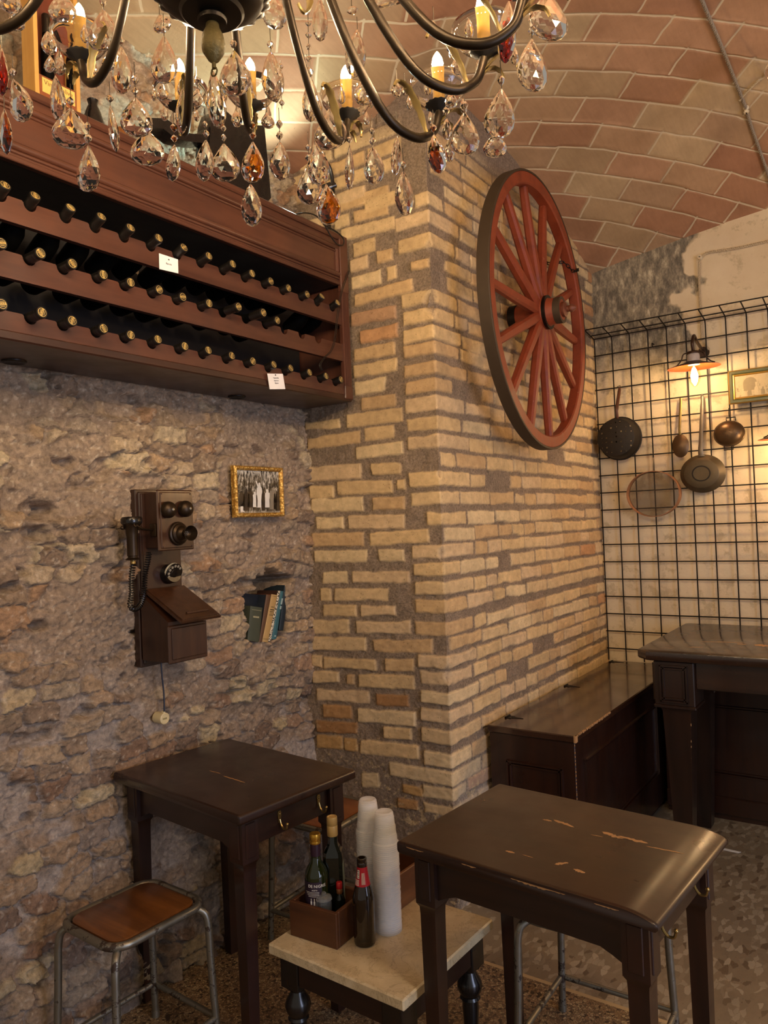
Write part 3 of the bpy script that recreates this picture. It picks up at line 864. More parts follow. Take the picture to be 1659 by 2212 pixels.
# ---- tubular stools
STEEL = None
def steel_mat():
    t = NT('chipped_steel'); v = t.coord()
    n = t.noise(v, 22, 6, .7); m_ = t.vramp(n, .56, .60)
    t.set(Base_Color=t.mix(m_, '#8d897c', '#3d3026'), Metallic=t.math('SUBTRACT', .85, t.math('MULTIPLY', m_, .6)), Roughness=t.vramp(n, .3, .7, .24, .6))
    t.bump(n, .2, .002)
    return t.m
STEEL = steel_mat()
def stool(loc, rz, label, sx, sy, seat_mat, h=.45, splay=.035):
    t = thing('stool', label, 'stool', loc, rz, None)
    r = .0115; cr = .055
    def rrect(hx, hy, c, z, k=6):
        P = []
        for (cx, cy, a0) in ((hx-c, hy-c, 0), (-hx+c, hy-c, 90), (-hx+c, -hy+c, 180), (hx-c, -hy+c, 270)):
            for i in range(k+1):
                a = R(a0+90*i/k); P.append((cx+c*math.cos(a), cy+c*math.sin(a), z))
        return P
    hx, hy = sx/2-r, sy/2-r
    b = MB(); b.tube(rrect(hx, hy, cr, h-r), r, 10, closed=True); b.build('seat_ring', STEEL, t, 60, LOCAL)
    b = MB(); P0 = rrect(hx-.014, hy-.014, cr-.012, h-.013); P1 = rrect(hx-.014, hy-.014, cr-.012, h-.004); P2 = rrect(hx-.018, hy-.018, cr-.016, h-.001)
    b.ring([P0, P1, P2]); b.build('seat', seat_mat, t, 50, LOCAL)
    feet = {}
    for ax in (-1, 1):
        for ay in (-1, 1):
            cx, cy = ax*(hx-.02), ay*(hy-.02)
            d = splay
            pts = catmull([(cx-ax*.02, cy-ay*.02, h-.022), (cx+ax*.008, cy+ay*.008, h-.030), (cx+ax*.022, cy+ay*.022, h-.065), (cx+ax*(d*.75), cy+ay*(d*.75), h*.55), (cx+ax*d, cy+ay*d, .012)], 6)
            b = MB(); b.tube(pts, r*.95, 10); b.cyl((cx+ax*d, cy+ay*d, 0), (cx+ax*d, cy+ay*d, .02), r*1.12, r*1.12, 12)
            b.build('leg', STEEL, t, 60, LOCAL)
            feet[ax, ay] = (cx+ax*d*.96, cy+ay*d*.96, .105)
    b = MB()
    for k1, k2 in (((-1, -1), (1, -1)), ((1, -1), (1, 1)), ((1, 1), (-1, 1)), ((-1, 1), (-1, -1))): b.cyl(feet[k1], feet[k2], .0085, .0085, 8)
    b.build('foot_rail', STEEL, t, 60, LOCAL)
    return t
q = [onz(a, b, .45) for a, b in ((322, 1884), (128, 1990), (252, 2050), (440, 1945))]
cS = sum(q, Vector())/4
stool((cS.x, cS.y, 0), -.04, 'steel tube stool with brown wooden seat, before the stone wall', .295, .325, W_SEAT)
stool((-1.885, 2.238, 0), .02, 'steel tube stool with orange-brown seat behind the left cafe table, by the brick pillar', .29, .33, wood('orange_seat_wood', '#6d3a17', '#9a5c2c', 0, 6, .3, .05, .3))
f0 = onz(1206, 2165, 0)
stool((f0.x+.165+.035, f0.y-.165-.03, 0), .02, 'steel tube stool pushed under the right cafe table', .335, .335, W_SEAT)

# ---- low marble-topped table
ZM = .37
def marble_mat():
    t = NT('cream_marble'); v = t.coord()
    n = t.noise(v, 5, 8, .65, 1.5); n2 = t.noise(v, 14, 6, .7, .8)
    c = t.ramp(n, [(.3, '#b3a07c'), (.5, '#c9b792'), (.7, '#d6c8a8')])
    vein = t.math('ABSOLUTE', t.math('SUBTRACT', n2, .5))
    c = t.mix(t.vramp(vein, 0, .02, .55, 0), c, '#8a7350')
    t.set(Base_Color=c, Roughness=t.vramp(n2, .3, .7, .25, .45)); t.bump(n2, .05, .001)
    return t.m
MARBLE = marble_mat()
mx0, mx1, my0, my1 = -1.522, -1.055, 1.535, 1.985
tm = thing('marble_table', 'low square table with a cream marble top on black turned legs', 'table', ((mx0+mx1)/2, (my0+my1)/2, 0), -.035)
hx, hy = (mx1-mx0)/2, (my1-my0)/2
b = MB(); b.bbox(-hx, hx, -hy, hy, ZM-.030, ZM, .004); b.build('marble_top', MARBLE, tm, 30, LOCAL)
BLKWOOD = wood('black_turned_wood', '#100c0b', '#1c1512', 2, 8, .3, .05, .3)
DARKAPR = wood('dark_apron_wood', '#1f0f0a', '#2e1810', 0, 8, .4, .05, .1)
for sx in (-1, 1):
    for sy in (-1, 1):
        b = MB(); x, y = sx*(hx-.055), sy*(hy-.055)
        b.bbox(x-.033, x+.033, y-.033, y+.033, ZM-.125, ZM-.030, .003)
        M = T(x, y, 0)
        b.lathe([(.012, 0), (.017, .004), (.020, .06), (.024, .13), (.022, .150), (.030, .156), (.026, .163), (.034, .178), (.037, .192), (.033, .206), (.022, .224), (.019, .232), (.025, .240), (.033, ZM-.124)], 20, M)
        b.build('leg', BLKWOOD, tm, 40, LOCAL)
for sx in (-1, 1):
    b = MB(); b.bbox(sx*(hx-.035)-.009, sx*(hx-.035)+.009, -hy+.088, hy-.088, ZM-.105, ZM-.030, .002); b.build('apron', DARKAPR, tm, 30, LOCAL)
    b = MB(); b.bbox(-hx+.088, hx-.088, sx*(hy-.035)-.009, sx*(hy-.035)+.009, ZM-.105, ZM-.030, .002); b.build('apron', DARKAPR, tm, 30, LOCAL)

# ---- built-in chest benches
ZBN = .672
def moulding(b, O, ax, az, n, w, h, r=.009):
    """a rectangular raised bead on a face: origin corner O, along ax (w) and az (h), normal n"""
    O = Vector(O); ax = Vector(ax); az = Vector(az); n = Vector(n)
    for (p, d, l, s_) in ((O, ax, w, az), (O+az*h, ax, w, -az), (O, az, h, ax), (O+ax*w, az, h, -ax)):
        for (o_, wd, ht) in ((0, .010, .012), (.012, .010, .007)):
            a = p+s_*o_
            P = [a, a+d*l, a+d*l+s_*wd, a+s_*wd]
            Q = [p_+n*ht for p_ in (a+s_*.002, a+d*l+s_*.002, a+d*l+s_*(wd-.002), a+s_*(wd-.002))]
            b.hexa([tuple(v) for v in P+Q])
bn = thing('chest_bench', 'long dark brown chest bench with hinged lid along the brick pillar', 'bench', (-1.30, 3.6, 0))
bx0, bx1, by0, by1 = XS+.022, -1.118, 2.850, 4.43
b = MB(); b.bbox(bx0, bx1, by0, by1, .03, ZBN-.028, .003); b.box(bx0+.02, bx1-.02, by0+.02, by1, 0, .03)
b.build('body', W_BENCHV, bn)
b = MB(); b.bbox(bx0-.004, bx1+.008, by0-.010, by1, ZBN-.028, ZBN, .004); b.build('lid', W_BENCH, bn)
b = MB()
moulding(b, (bx0+.075, by0, .20), (1, 0, 0), (0, 0, 1), (0, -1, 0), .245, .338)
b.build('panel_moulding', W_BENCHV, bn)
b = MB()
moulding(b, (bx1, by0+.085, .20), (0, 1, 0), (0, 0, 1), (1, 0, 0), 1.03, .356)
b.build('panel_moulding', W_BENCHV, bn)
b = MB(); rg = random.Random(9)
for i in range(60):
    y = by0-.008+.42*(i/60)**1.2; 
    if rg.random() < .75: b.bbox(bx1+.002, bx1+.0086, y, y+rg.uniform(.004, .012), ZBN-.005-rg.uniform(0, .004), ZBN+.0004, .0005)
b.bbox(bx1+.000, bx1+.0088, by0-.0104, by0+.012, ZBN-.027, ZBN+.0004, .0006)
for i in range(30): b.bbox(bx1-.002, bx1+.0006, by0-.0006, by0+.002, .2+i*.0148, .2+i*.0148+rg.uniform(.002, .012), .0003)
b.build('worn_edge', W_BARE, bn)
for (px, py) in ((1090, 1548), (1227, 1482), (1330, 1428)):
    p = onz(px, py, ZBN); b = MB()
    x = bx0+.012; y = min(p.y, by1-.05)
    b.bbox(x, x+.030, y-.022, y+.022, ZBN, ZBN+.002, .0006); b.cyl((x+.004, y-.022, ZBN+.003), (x+.004, y+.022, ZBN+.003), .004, .004, 8)
    b.prism([(0, -.012), (.05, 0), (0, .012)], ZBN, ZBN+.002, T(x+.028, y, 0))
    b.build('strap_hinge', DARKMETAL, bn)
# the matching bench along the back wall
bb = thing('chest_bench', 'dark chest bench along the plastered back wall, behind the big table', 'bench', (-.3, 4.2, 0))
b = MB(); b.bbox(-1.09, .55, 4.02, 4.43, .05, .64, .003); b.box(-1.09, .55, 4.03, 4.43, .0, .05); b.build('body', W_BENCHV, bb)
b = MB(); b.bbox(-1.108, .56, 4.0, 4.432, .64, .668, .004); b.build('lid', W_BENCH, bb)
for x0 in (-1.0, -.22):
    b = MB(); moulding(b, (x0, 4.02, .222), (1, 0, 0), (0, 0, 1), (0, -1, 0), .70, .345); b.build('panel_moulding', W_BENCHV, bb)
b = MB(); b.bbox(-1.09, .55, 4.008, 4.021, .03, .115, .004); b.build('plinth', W_BENCHV, bb)

# ---- the big table by the wire grid
ZT = .92
bt = thing('dining_table', 'large dark brown wooden table with panelled leg blocks beside the wire grid', 'table', (-.45, 3.9, 0))
tx0, tx1, ty0, ty1 = -1.045, .25, 3.425, 4.36
b = MB(); 
M = T(0, 0, 0)
P = []
def slab(ins, z): 
    c = .05
    return [(tx0+ins+c, ty0+ins, z), (tx1-ins, ty0+ins, z), (tx1-ins, ty1-ins, z), (tx0+ins+c*.3, ty1-ins, z), (tx0+ins, ty1-ins-c*.3, z), (tx0+ins, ty0+ins+c, z)]
b.ring([slab(.016, ZT-.045), slab(.004, ZT-.042), slab(0, ZT-.034), slab(0, ZT-.012), slab(.003, ZT-.004), slab(.010, ZT)])
b.build('table_top', W_BIG, bt)
for (lx, ly) in ((-.885, 3.53), (-.885, 3.905), (.10, 3.53), (.10, 3.905)):
    b = MB(); w = .085
    b.bbox(lx-w, lx+w, ly-w, ly+w, ZT-.24, ZT-.045, .004)
    b.bbox(lx-w-.004, lx+w+.004, ly-w-.004, ly+w+.004, ZT-.252, ZT-.238, .003)
    moulding(b, (lx-.06, ly-w, ZT-.225), (1, 0, 0), (0, 0, 1), (0, -1, 0), .12, .165)
    moulding(b, (lx-w, ly+.06, ZT-.225), (0, -1, 0), (0, 0, 1), (-1, 0, 0), .12, .165)
    def sq(w_, z): return [(lx-w_, ly-w_, z), (lx+w_, ly-w_, z), (lx+w_, ly+w_, z), (lx-w_, ly+w_, z)]
    b.ring([sq(.030, 0), sq(.034, .01), sq(.060, ZT-.27), sq(.068, ZT-.252)])
    b.build('leg', W_BIGV, bt)
for (x0, x1, y0, y1) in ((-.80, .015, 3.475, 3.50), (-.80, .015, 3.935, 3.96), (-.945, -.92, 3.615, 3.82), (.13, .155, 3.615, 3.82)):
    b = MB(); b.bbox(x0, x1, y0, y1, ZT-.165, ZT-.045, .003); b.build('apron', W_BIG, bt)
def tl(pa, pb, w):
    p, q = onz(*pa, ZT), onz(*pb, ZT); d = q-p
    return (d.length, w, (p.x+q.x)/2-bt.location.x, (p.y+q.y)/2-bt.location.y, math.atan2(d.y, d.x))
patches('worn_patch', bt, [tl((1512, 1386), (1610, 1388), .012), tl((1592, 1391), (1612, 1392), .02), tl((1628, 1393), (1668, 1396), .05), tl((1488, 1398), (1520, 1398), .012)], ZT, W_BARE)
b = MB(); rg = random.Random(4)
for i in range(26):
    z = .02+.62*i/26
    if rg.random() < .6:
        x = -.885+.030+.030*(z/.65)
        b.bbox(x-.001, x+.0012, 3.53-.030-.030*(z/.65)-.0012, 3.53-.030-.030*(z/.65)+.003, z, z+rg.uniform(.008, .022), .0004)
b.build('worn_edge', W_BARE, bt)

# scrap of paper dropped on the floor
p = onz(1572, 1836, .001)
b = MB(); b.prism([(-.05, -.008), (.045, -.012), (.055, .004), (-.04, .012)], 0, .0015, T(p.x, p.y, .0008))
tag(b.build('paper_scrap', plain('white_paper', '#d8d6d0', .8)), 'white scrap of paper on the floor beside the right cafe table', 'paper')

# ---- wooden caddy, bottles and cups on the marble
def brick_box(name, label, corner_px, wpx, z, ly, h, mat, thick=.012):
    a, c = onz(*corner_px[0], z), onz(*corner_px[1], z)
    d = (c-a); lx = d.length; an = math.atan2(d.y, d.x)
    t = thing(name, label, 'box', (a.x, a.y, z), an)
    b = MB(); b.bbox(0, lx, 0, thick, 0, h, .002); b.build('front_panel', mat, t, 30, LOCAL)
    b = MB(); b.bbox(0, lx, ly-thick, ly, 0, h, .002); b.build('back_panel', mat, t, 30, LOCAL)
    b = MB(); b.bbox(0, thick, thick, ly-thick, 0, h, .002); b.build('side_panel', mat, t, 30, LOCAL)
    b = MB(); b.bbox(lx-thick, lx, thick, ly-thick, 0, h, .002); b.build('side_panel', mat, t, 30, LOCAL)
    b = MB(); b.box(thick, lx-thick, thick, ly-thick, 0.001, .010); b.build('base_board', mat, t, 30, LOCAL)
    return t, lx, an
caddy, cw, ca = brick_box('condiment_box', 'small open brown wooden box of bottles on the marble table', [(627, 2020), (729, 2053)], 0, ZM, .150, .098, W_BOX)
c0 = Vector((caddy.location.x, caddy.location.y, 0))
def inbox(u, v): 
    p = Matrix.Rotation(ca, 4, 'Z') @ Vector((u, v, 0)); return (c0.x+p.x, c0.y+p.y)
# second box, half hidden behind the cups
q1 = onz(868, 1964, ZM)
box2 = thing('condiment_box', 'long brown wooden box behind the plastic cups on the marble table', 'box', (q1.x-.125, q1.y-.045, ZM), -.02)
W_BOX2 = wood('second_box_wood', '#54301a', '#80502c', 1, 7, .45, .06)
for (nm, x0, x1, y0, y1) in (('front_panel', 0, .125, 0, .011), ('back_panel', 0, .125, .189, .20), ('side_panel', 0, .011, .011, .189), ('side_panel', .114, .125, .011, .189)):
    b = MB(); b.bbox(x0, x1, y0, y1, 0, .105, .002); b.build(nm, W_BOX2, box2, 30, LOCAL)
b = MB(); b.box(.011, .114, .011, .189, .001, .010); b.build('base_board', W_BOX2, box2, 30, LOCAL)

GREENGL = plain('dark_green_bottle_glass', '#0d140a', .06, 0, .2, 10, spec=.8, coat=.5, coatr=.03) if False else None
def bottle_glass(name, c, tint):
    t = NT(name); t.set(Base_Color=c, Roughness=.04, IOR=1.5)
    t.b.inputs['Transmission Weight'].default_value = tint
    t.b.inputs['Coat Weight'].default_value = .4
    return t.m
G_OLIVE = bottle_glass('olive_bottle_glass', '#2a3312', .45)
G_DARK = bottle_glass('dark_bottle_glass', '#0f140b', .2)
G_BROWN = bottle_glass('brown_bottle_glass', '#2c1c0a', .45)
GOLD = plain('gold_foil', '#c99a3c', .28, .85, .15)
def wrap_text(b, body, size, r, ang0, z, depth=.0004):
    vs, fs = text_mesh(body, size)
    b.add([((r+v[2]+.0002)*math.sin(ang0+v[0]/r), -(r+v[2]+.0002)*math.cos(ang0+v[0]/r), z+v[1]) for v in vs], fs)
def wrap_patch(b, r, a0, a1, z0, z1, n=14, dr=.0004):
    P = [[((r+d)*math.sin(a0+(a1-a0)*i/n), -(r+d)*math.cos(a0+(a1-a0)*i/n), z) for i in range(n+1)] for d in (0, dr) for z in (z0, z1)]
    b.ring([P[0], P[1]], closed_u=False, caps=False); b.ring([P[2], P[3]], closed_u=False, caps=False)
WHITE_INK = plain('white_ink', '#e6e2da', .6, var=.03)
BLACK_INK = plain('black_ink', '#17120f', .6, var=.03)

# vinegar bottle with the purple label
hz0 = ZM+.0105
x, y = inbox(.062, .052)
v1 = thing('vinegar_bottle', 'dark green bottle with gold screw cap and purple label, in the wooden box', 'bottle', (x, y, hz0), ca)
b = MB(); b.lathe([(.028, 0), (.0325, .004), (.0335, .010), (.0335, .150), (.032, .163), (.025, .178), (.0165, .192), (.0138, .205), (.0135, .243), (.0138, .246)], 28); b.build('bottle_body', G_OLIVE, v1, 40, LOCAL)
b = MB(); b.lathe([(.0147, .209), (.0150, .242), (.0147, .244)], 24); b.build('neck_sleeve', plain('purple_sleeve', '#2c1426', .35), v1, 40, LOCAL)
b = MB(); b.lathe([(.0158, .243), (.0162, .245), (.0162, .249), (.0155, .251), (.0162, .253), (.0162, .268), (.0150, .271)], 24); b.build('screw_cap', GOLD, v1, 40, LOCAL)
lab = MB(); wrap_patch(lab, .0338, R(-62), R(62), .058, .145); lo_ = lab.build('label', plain('purple_label', '#281a2c', .5, var=.05), v1, 40, LOCAL)
b = MB(); wrap_patch(b, .0341, R(-62), R(62), .040, .0585); b.build('label', plain('white_label_foot', '#c9c3b8', .6, var=.05), v1, 40, LOCAL)
b = MB(); wrap_text(b, 'DE NIGRIS', .0115, .0344, R(38), .134); wrap_text(b, 'ACETO', .005, .0344, R(26), .123); wrap_text(b, 'ITALIA    MODENA', .0042, .0344, R(10), .064)
for k in range(4): wrap_patch(b, .0343, R(-25+6*k), R(48), .117-k*.004, .1178-k*.004)
for k in range(3):
    a0 = R(8+16*k); wrap_patch(b, .0343, a0-R(4), a0+R(4), .078, .092); wrap_patch(b, .0343, a0-R(1.5), a0+R(1.5), .092, .1)
b.build('lettering', WHITE_INK, lo_, 40, LOCAL)
# tall oil bottle with the pale cap
x, y = inbox(.080, .112)
v2 = thing('oil_bottle', 'tall dark square bottle with a pale wood-coloured cap, in the wooden box', 'bottle', (x, y, hz0), ca+.5)
b = MB(); rs = []
def oct_(w, z, c=.34): 
    h = w/2; k = h*c; return [(-h, -h+k, z), (-h+k, -h, z), (h-k, -h, z), (h, -h+k, z), (h, h-k, z), (h-k, h, z), (-h+k, h, z), (-h, h-k, z)]
b.ring([oct_(.050, 0), oct_(.055, .005), oct_(.056, .19), oct_(.050, .203), oct_(.032, .220, .45), oct_(.027, .228, .55), oct_(.027, .272, .58)]); b.build('bottle_body', G_DARK, v2, 30, LOCAL)
b = MB(); b.lathe([(.0152, .246), (.0158, .248), (.0158, .275), (.0150, .276), (.0150, .277), (.0158, .278), (.0158, .298), (.0148, .301), (.0125, .3012), (.011, .2995)], 24); b.build('cap', plain('pale_gold_cap', '#b99a5e', .4, .2), v2, 40, LOCAL)
b = MB(); b.box(.0281, .0286, -.018, .018, .05, .17); b.build('label', plain('pale_green_label', '#76806a', .5, var=.3, scale=30), v2, 40, LOCAL)
# little pepper sauce bottle
x, y = inbox(.112, .092)
v3 = thing('sauce_bottle', 'tiny sauce bottle with a bright red cap, in the wooden box', 'bottle', (x, y, hz0), ca)
b = MB(); b.lathe([(.014, 0), (.016, .003), (.016, .075), (.013, .084), (.0078, .092), (.0075, .10)], 18); b.build('bottle_body', plain('sauce', '#12160e', .1), v3, 40, LOCAL)
b = MB(); b.lathe([(.0085, .094), (.0092, .096), (.0092, .107), (.0085, .108)], 18); b.build('neck_band', plain('copper_band', '#8a5a35', .4, .4), v3, 40, LOCAL)
b = MB(); b.lathe([(.0090, .108), (.0094, .109), (.0090, .124), (.0075, .126)], 18); b.build('cap', plain('red_cap', '#a5151a', .4), v3, 40, LOCAL)
for k, (u, v) in enumerate(((.098, .036),)):
    x, y = inbox(u, v)
    v4 = thing('salt_shaker', 'small clear glass shaker in the wooden box, beside the purple-labelled bottle', 'shaker', (x, y, hz0), 0)
    b = MB(); b.lathe([(.018, 0), (.021, .004), (.022, .075), (.0215, .092), (.020, .096)], 14); b.build('jar', bottle_glass('shaker_glass', '#e4e8e8', .92), v4, 20, LOCAL)
    b = MB(); b.lathe([(.0225, .0962), (.0235, .099), (.021, .106), (.010, .110), (.007, .111), (.007, .116), (.005, .118)], 14); b.build('lid', bottle_glass('shaker_lid', '#e2e6e8', .85), v4, 20, LOCAL)
# beer bottle
p = onz(785, 2040, ZM)
v5 = thing('beer_bottle', 'open brown beer bottle with red neck label on the marble table', 'bottle', (p.x, p.y+.008, ZM), .1)
b = MB(); b.lathe([(.024, 0), (.0290, .003), (.0305, .009), (.0305, .118), (.0295, .132), (.0245, .152), (.0185, .172), (.0145, .20), (.0132, .216), (.0140, .2165), (.0146, .220), (.0140, .2235), (.0132, .2245), (.0140, .226), (.0142, .2345), (.0128, .2362), (.0098, .2362), (.0095, .228), (.0100, .21)], 28, caps=False); b.build('bottle_body', G_BROWN, v5, 40, LOCAL)
b = MB(); b.lathe([(.0215, .1635), (.0192, .172), (.0150, .2005), (.0141, .2130)], 28, caps=False); nl = b.build('neck_label', plain('red_label', '#a81526', .45, var=.05), v5, 40, LOCAL)
b = MB(); b.m = 0
def cone_patch(a0, a1, z0, z1, bb_=None):
    rr = lambda z: .0215+(z-.1635)/(.2130-.1635)*(.0141-.0215)+.0009
    n = 6
    (bb_ or b).ring([[(rr(z)*math.sin(a0+(a1-a0)*i/n), -rr(z)*math.cos(a0+(a1-a0)*i/n), z) for i in range(n+1)] for z in (z0, z1)], closed_u=False, caps=False)
cone_patch(R(-22), R(4), .185, .207)
for k in range(5): cone_patch(R(-38), R(2), .167+k*.0032, .1685+k*.0032)
for k in range(6): cone_patch(R(24+5*k), R(26+5*k), .170, .200)
b.build('lettering', WHITE_INK, nl, 40, LOCAL)
b = MB()
for k in range(9):
    if k % 4 != 2: cone_patch(R(-20), R(2), .1865+k*.0022, .1865+k*.0022+(.0014 if k % 2 else .0008), b)
o_ = b.build('barcode', BLACK_INK, nl, 40, LOCAL); o_.scale = (1.01, 1.01, 1.0)

# stacks of clear plastic cups standing upside down, one in another
def cup_mat():
    t = NT('clear_plastic')
    tr = t.n('ShaderNodeBsdfTransparent'); tr.inputs[0].default_value = (1, 1, 1, 1)
    t.set(Base_Color='#ffffff', Roughness=.16)
    t.b.inputs['Subsurface Weight'].default_value = 0
    tl_ = t.n('ShaderNodeBsdfTranslucent'); tl_.inputs[0].default_value = (1, .99, .97, 1)
    m1 = t.n('ShaderNodeMixShader'); m1.inputs[0].default_value = .5
    t.l(t.b.outputs[0], m1.inputs[1]); t.l(tl_.outputs[0], m1.inputs[2])
    m2 = t.n('ShaderNodeMixShader'); m2.inputs[0].default_value = .5
    t.l(m1.outputs[0], m2.inputs[1]); t.l(tr.outputs[0], m2.inputs[2])
    t.l(m2.outputs[0], t.t.nodes['Material Output'].inputs['Surface'])
    return t.m
CUP = cup_mat()
CH = .090
def cup_mesh(name, rib, steps):
    b = MB()
    prof = [(.0362, .0), (.0380, .0005), (.0386, .0016), (.0380, .0028), (.0356, .0034)]
    for k in range(steps):
        z = .008+k*(.0785/steps); r = .0352-.0105*(z/CH); d_ = .0785/steps
        prof += [(r, z), (r-rib*.4, z+d_*.35), (r+rib, z+d_*.7)]
    prof += [(.0248, CH-.003), (.0238, CH-.0005), (.022, CH), (.0205, CH-.0012), (.0001, CH-.0016)]
    b.lathe(prof, 24, caps=False)
    return b.build(name, CUP, None, 60, LOCAL)
cup0 = cup_mesh('plastic_cup', .0, 3)
cup1 = cup_mesh('plastic_cup', .0010, 18)
stacks = [((840, 2008), 47, .0054, 'front right stack beside the beer bottle'), ((797, 1990), 49, .0054, 'rear left stack behind the beer bottle')]
first = True
for si, ((px, py), n, dz, nm) in enumerate(stacks):
    p = onz(px, py, ZM)
    if si == 1: p = Vector((p0.x-.080, p0.y+.030, ZM))
    p0 = p
    for k in range(n):
        src = cup1 if k == n-1 else cup0
        if src.get('label'):
            o = src.copy(); COL.objects.link(o)
        else: o = src
        o.location = (p.x+rng.normal(0, .0004), p.y+rng.normal(0, .0004), ZM+k*dz)
        o.rotation_euler = (0, 0, rng.uniform(0, 6))
        if k == n-1: tag(o, 'topmost clear plastic cup of the '+nm, 'cup', 'plastic cups on the marble table')
        else: tag(o, 'clear plastic cup nested in the '+nm, 'cup', 'plastic cups nested in the '+nm)
# ================================================================== WINE RACK ON THE LEFT WALL
XF = -1.91
ZB = .5*(onx(0, 722, XF).z+onx(739, 856, XF).z)
ZTOP = .5*(onx(44, 187, XF).z+onx(747, 516, XF).z)
ZOP = onx(736, 616, XF).z
S1, S2 = onx(366, 586, XF).z, onx(366, 687, XF).z
RY0, RY1 = .30, 2.545
rack = thing('wine_rack', 'long reddish-brown wooden wine rack mounted high on the stone wall', 'wine rack', (XF, 1.5, ZB))
xb = XW+.02
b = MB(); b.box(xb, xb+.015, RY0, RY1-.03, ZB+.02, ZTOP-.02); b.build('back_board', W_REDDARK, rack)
b = MB(); b.bbox(xb, XF+.004, RY0, RY1, ZB-.014, ZB+.012, .004); b.build('bottom_board', wood('rack_underside', '#2a1710', '#40251a', 1, 6, .4, .04, .15), rack)
b = MB(); b.bbox(xb, XF-.002, RY0, RY1-.012, ZTOP-.016, ZTOP, .003); b.build('top_board', W_RED, rack)
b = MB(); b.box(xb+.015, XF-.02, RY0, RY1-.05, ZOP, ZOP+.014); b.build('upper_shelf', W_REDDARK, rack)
# frieze with bead mouldings
b = MB(); b.bbox(XF-.022, XF-.004, RY0, RY1-.048, ZOP, ZTOP-.002, .002)
b.build('frieze', W_RED, rack)
zm1 = onx(567, 463, XF).z; zm2 = onx(560, 524, XF).z
for nm, zc, r_ in (('bead_moulding', zm1, .010), ('bead_moulding', zm2, .011)):
    b = MB()
    b.tube([(XF-.004, RY0, zc), (XF-.004, RY1-.05, zc)], r_, 10); b.tube([(XF-.004, RY0, zc-r_*1.5), (XF-.004, RY1-.05, zc-r_*1.5)], r_*.5, 8)
    b.build(nm, W_RED, rack, 50)
b = MB(); b.bbox(XF-.008, XF+.008, RY0, RY1-.046, ZTOP-.020, ZTOP+.004, .005); b.build('cornice', W_RED, rack)
b = MB(); b.bbox(XF-.006, XF+.003, RY0, RY1-.05, ZOP-.002, ZOP+.012, .002); b.build('bead_moulding', W_RED, rack)
b = MB(); b.tube([(XF-.003, RY1-.062, zm2+.008), (XF-.003, RY1-.062, zm1-.008)], .009, 8); b.build('bead_moulding', W_REDV, rack)
# fluted pilaster at the right end and the side panel
b = MB(); b.bbox(xb, XF-.01, RY1-.022, RY1-.002, ZB, ZTOP-.005, .002); b.build('side_panel', W_REDV, rack)
b = MB(); y0, y1 = RY1-.050, RY1
pts = [(y0, -.012), (y0, .004), (y0+.006, .006)]
for k in range(4):
    c = y0+.011+k*.0085
    pts += [(c-.003, .006), (c-.0022, .0025), (c, .0012), (c+.0022, .0025), (c+.003, .006)]
pts += [(y1-.006, .006), (y1, .004), (y1, -.012)]
z0, z1 = ZB+.05, ZOP-.03
b.prism([(p[1], p[0]) for p in pts][::-1], z0, z1, T(XF, 0, 0))
b.bbox(XF-.012, XF+.008, y0-.002, y1+.001, ZB-.006, z0, .003); b.bbox(XF-.012, XF+.008, y0-.002, y1+.001, z1, ZTOP+.002, .003)
b.build('pilaster', W_REDV, rack, 30)
zt = [S1+.062, S2+.064, ZB+.070]
zt = [onx(60, 437, XF).z, onx(55, 553, XF).z, onx(60, 681, XF).z]
zb_ = [S1, S2, ZB+.010]
rows = [
 [((0,85),(0,205)),((300,160),(270,298)),((618,257),(585,398)),((911,362),(850,495)),((1172,462),(1110,585)),((1425,555),(1350,668)),((1650,640),(1585,735))],
 [((15,635),(-70,735)),((365,730),(265,812)),((650,832),(565,868)),((890,915),(870,970)),((1150,972),(1115,1040)),((1428,1050),(1360,1105)),((1640,1105),(1580,1165))],
 [((20,1165),(-80,1240)),((378,1222),(275,1312)),((650,1315),(565,1372)),((930,1375),(860,1432)),((1155,1433),(1115,1485)),((1388,1475),(1360,1540)),((1640,1532),(1600,1585))]]
rows2 = [
 [((283,445),(210,540)),((487,514),(400,603)),((652,595),(585,662)),((812,661),(755,720)),((943,730),(910,775)),((1103,780),(1070,825)),((1210,822),(1205,868)),((1348,868),(1335,908))],
 [((285,880),(215,932)),((537,920),(400,975)),((752,970),(595,1022)),((868,1020),(765,1072))],
 [((55,1222),(10,1262)),((247,1265),(225,1312)),((448,1310),(425,1355)),((637,1350),(605,1392)),((813,1383),(785,1425)),((945,1418),(930,1458)),((1133,1443),(1090,1488)),((1283,1470),(1230,1518)),((1395,1505),(1360,1545))]]
empty2 = [(925, 1110), (1075, 1150), (1215, 1190)]
pos = []
for r_ in range(3):
    lst = []
    for d, n in rows[r_]: lst.append(((d[0]/4.1475, 380+d[1]/4.1475), (n[0]/4.1475, 380+n[1]/4.1475)))
    for d, n in rows2[r_]:
        if r_ == 2 and d == (55, 1222): continue
        lst.append(((380+d[0]/3.95, 440+d[1]/3.95), (380+n[0]/3.95, 440+n[1]/3.95)))
    pos.append(lst)
notches = [[onx(*n, XF).y for d, n in lst] for lst in pos]
notches[1] += [onx(380+a/3.95, 440+c/3.95, XF).y for a, c in empty2]
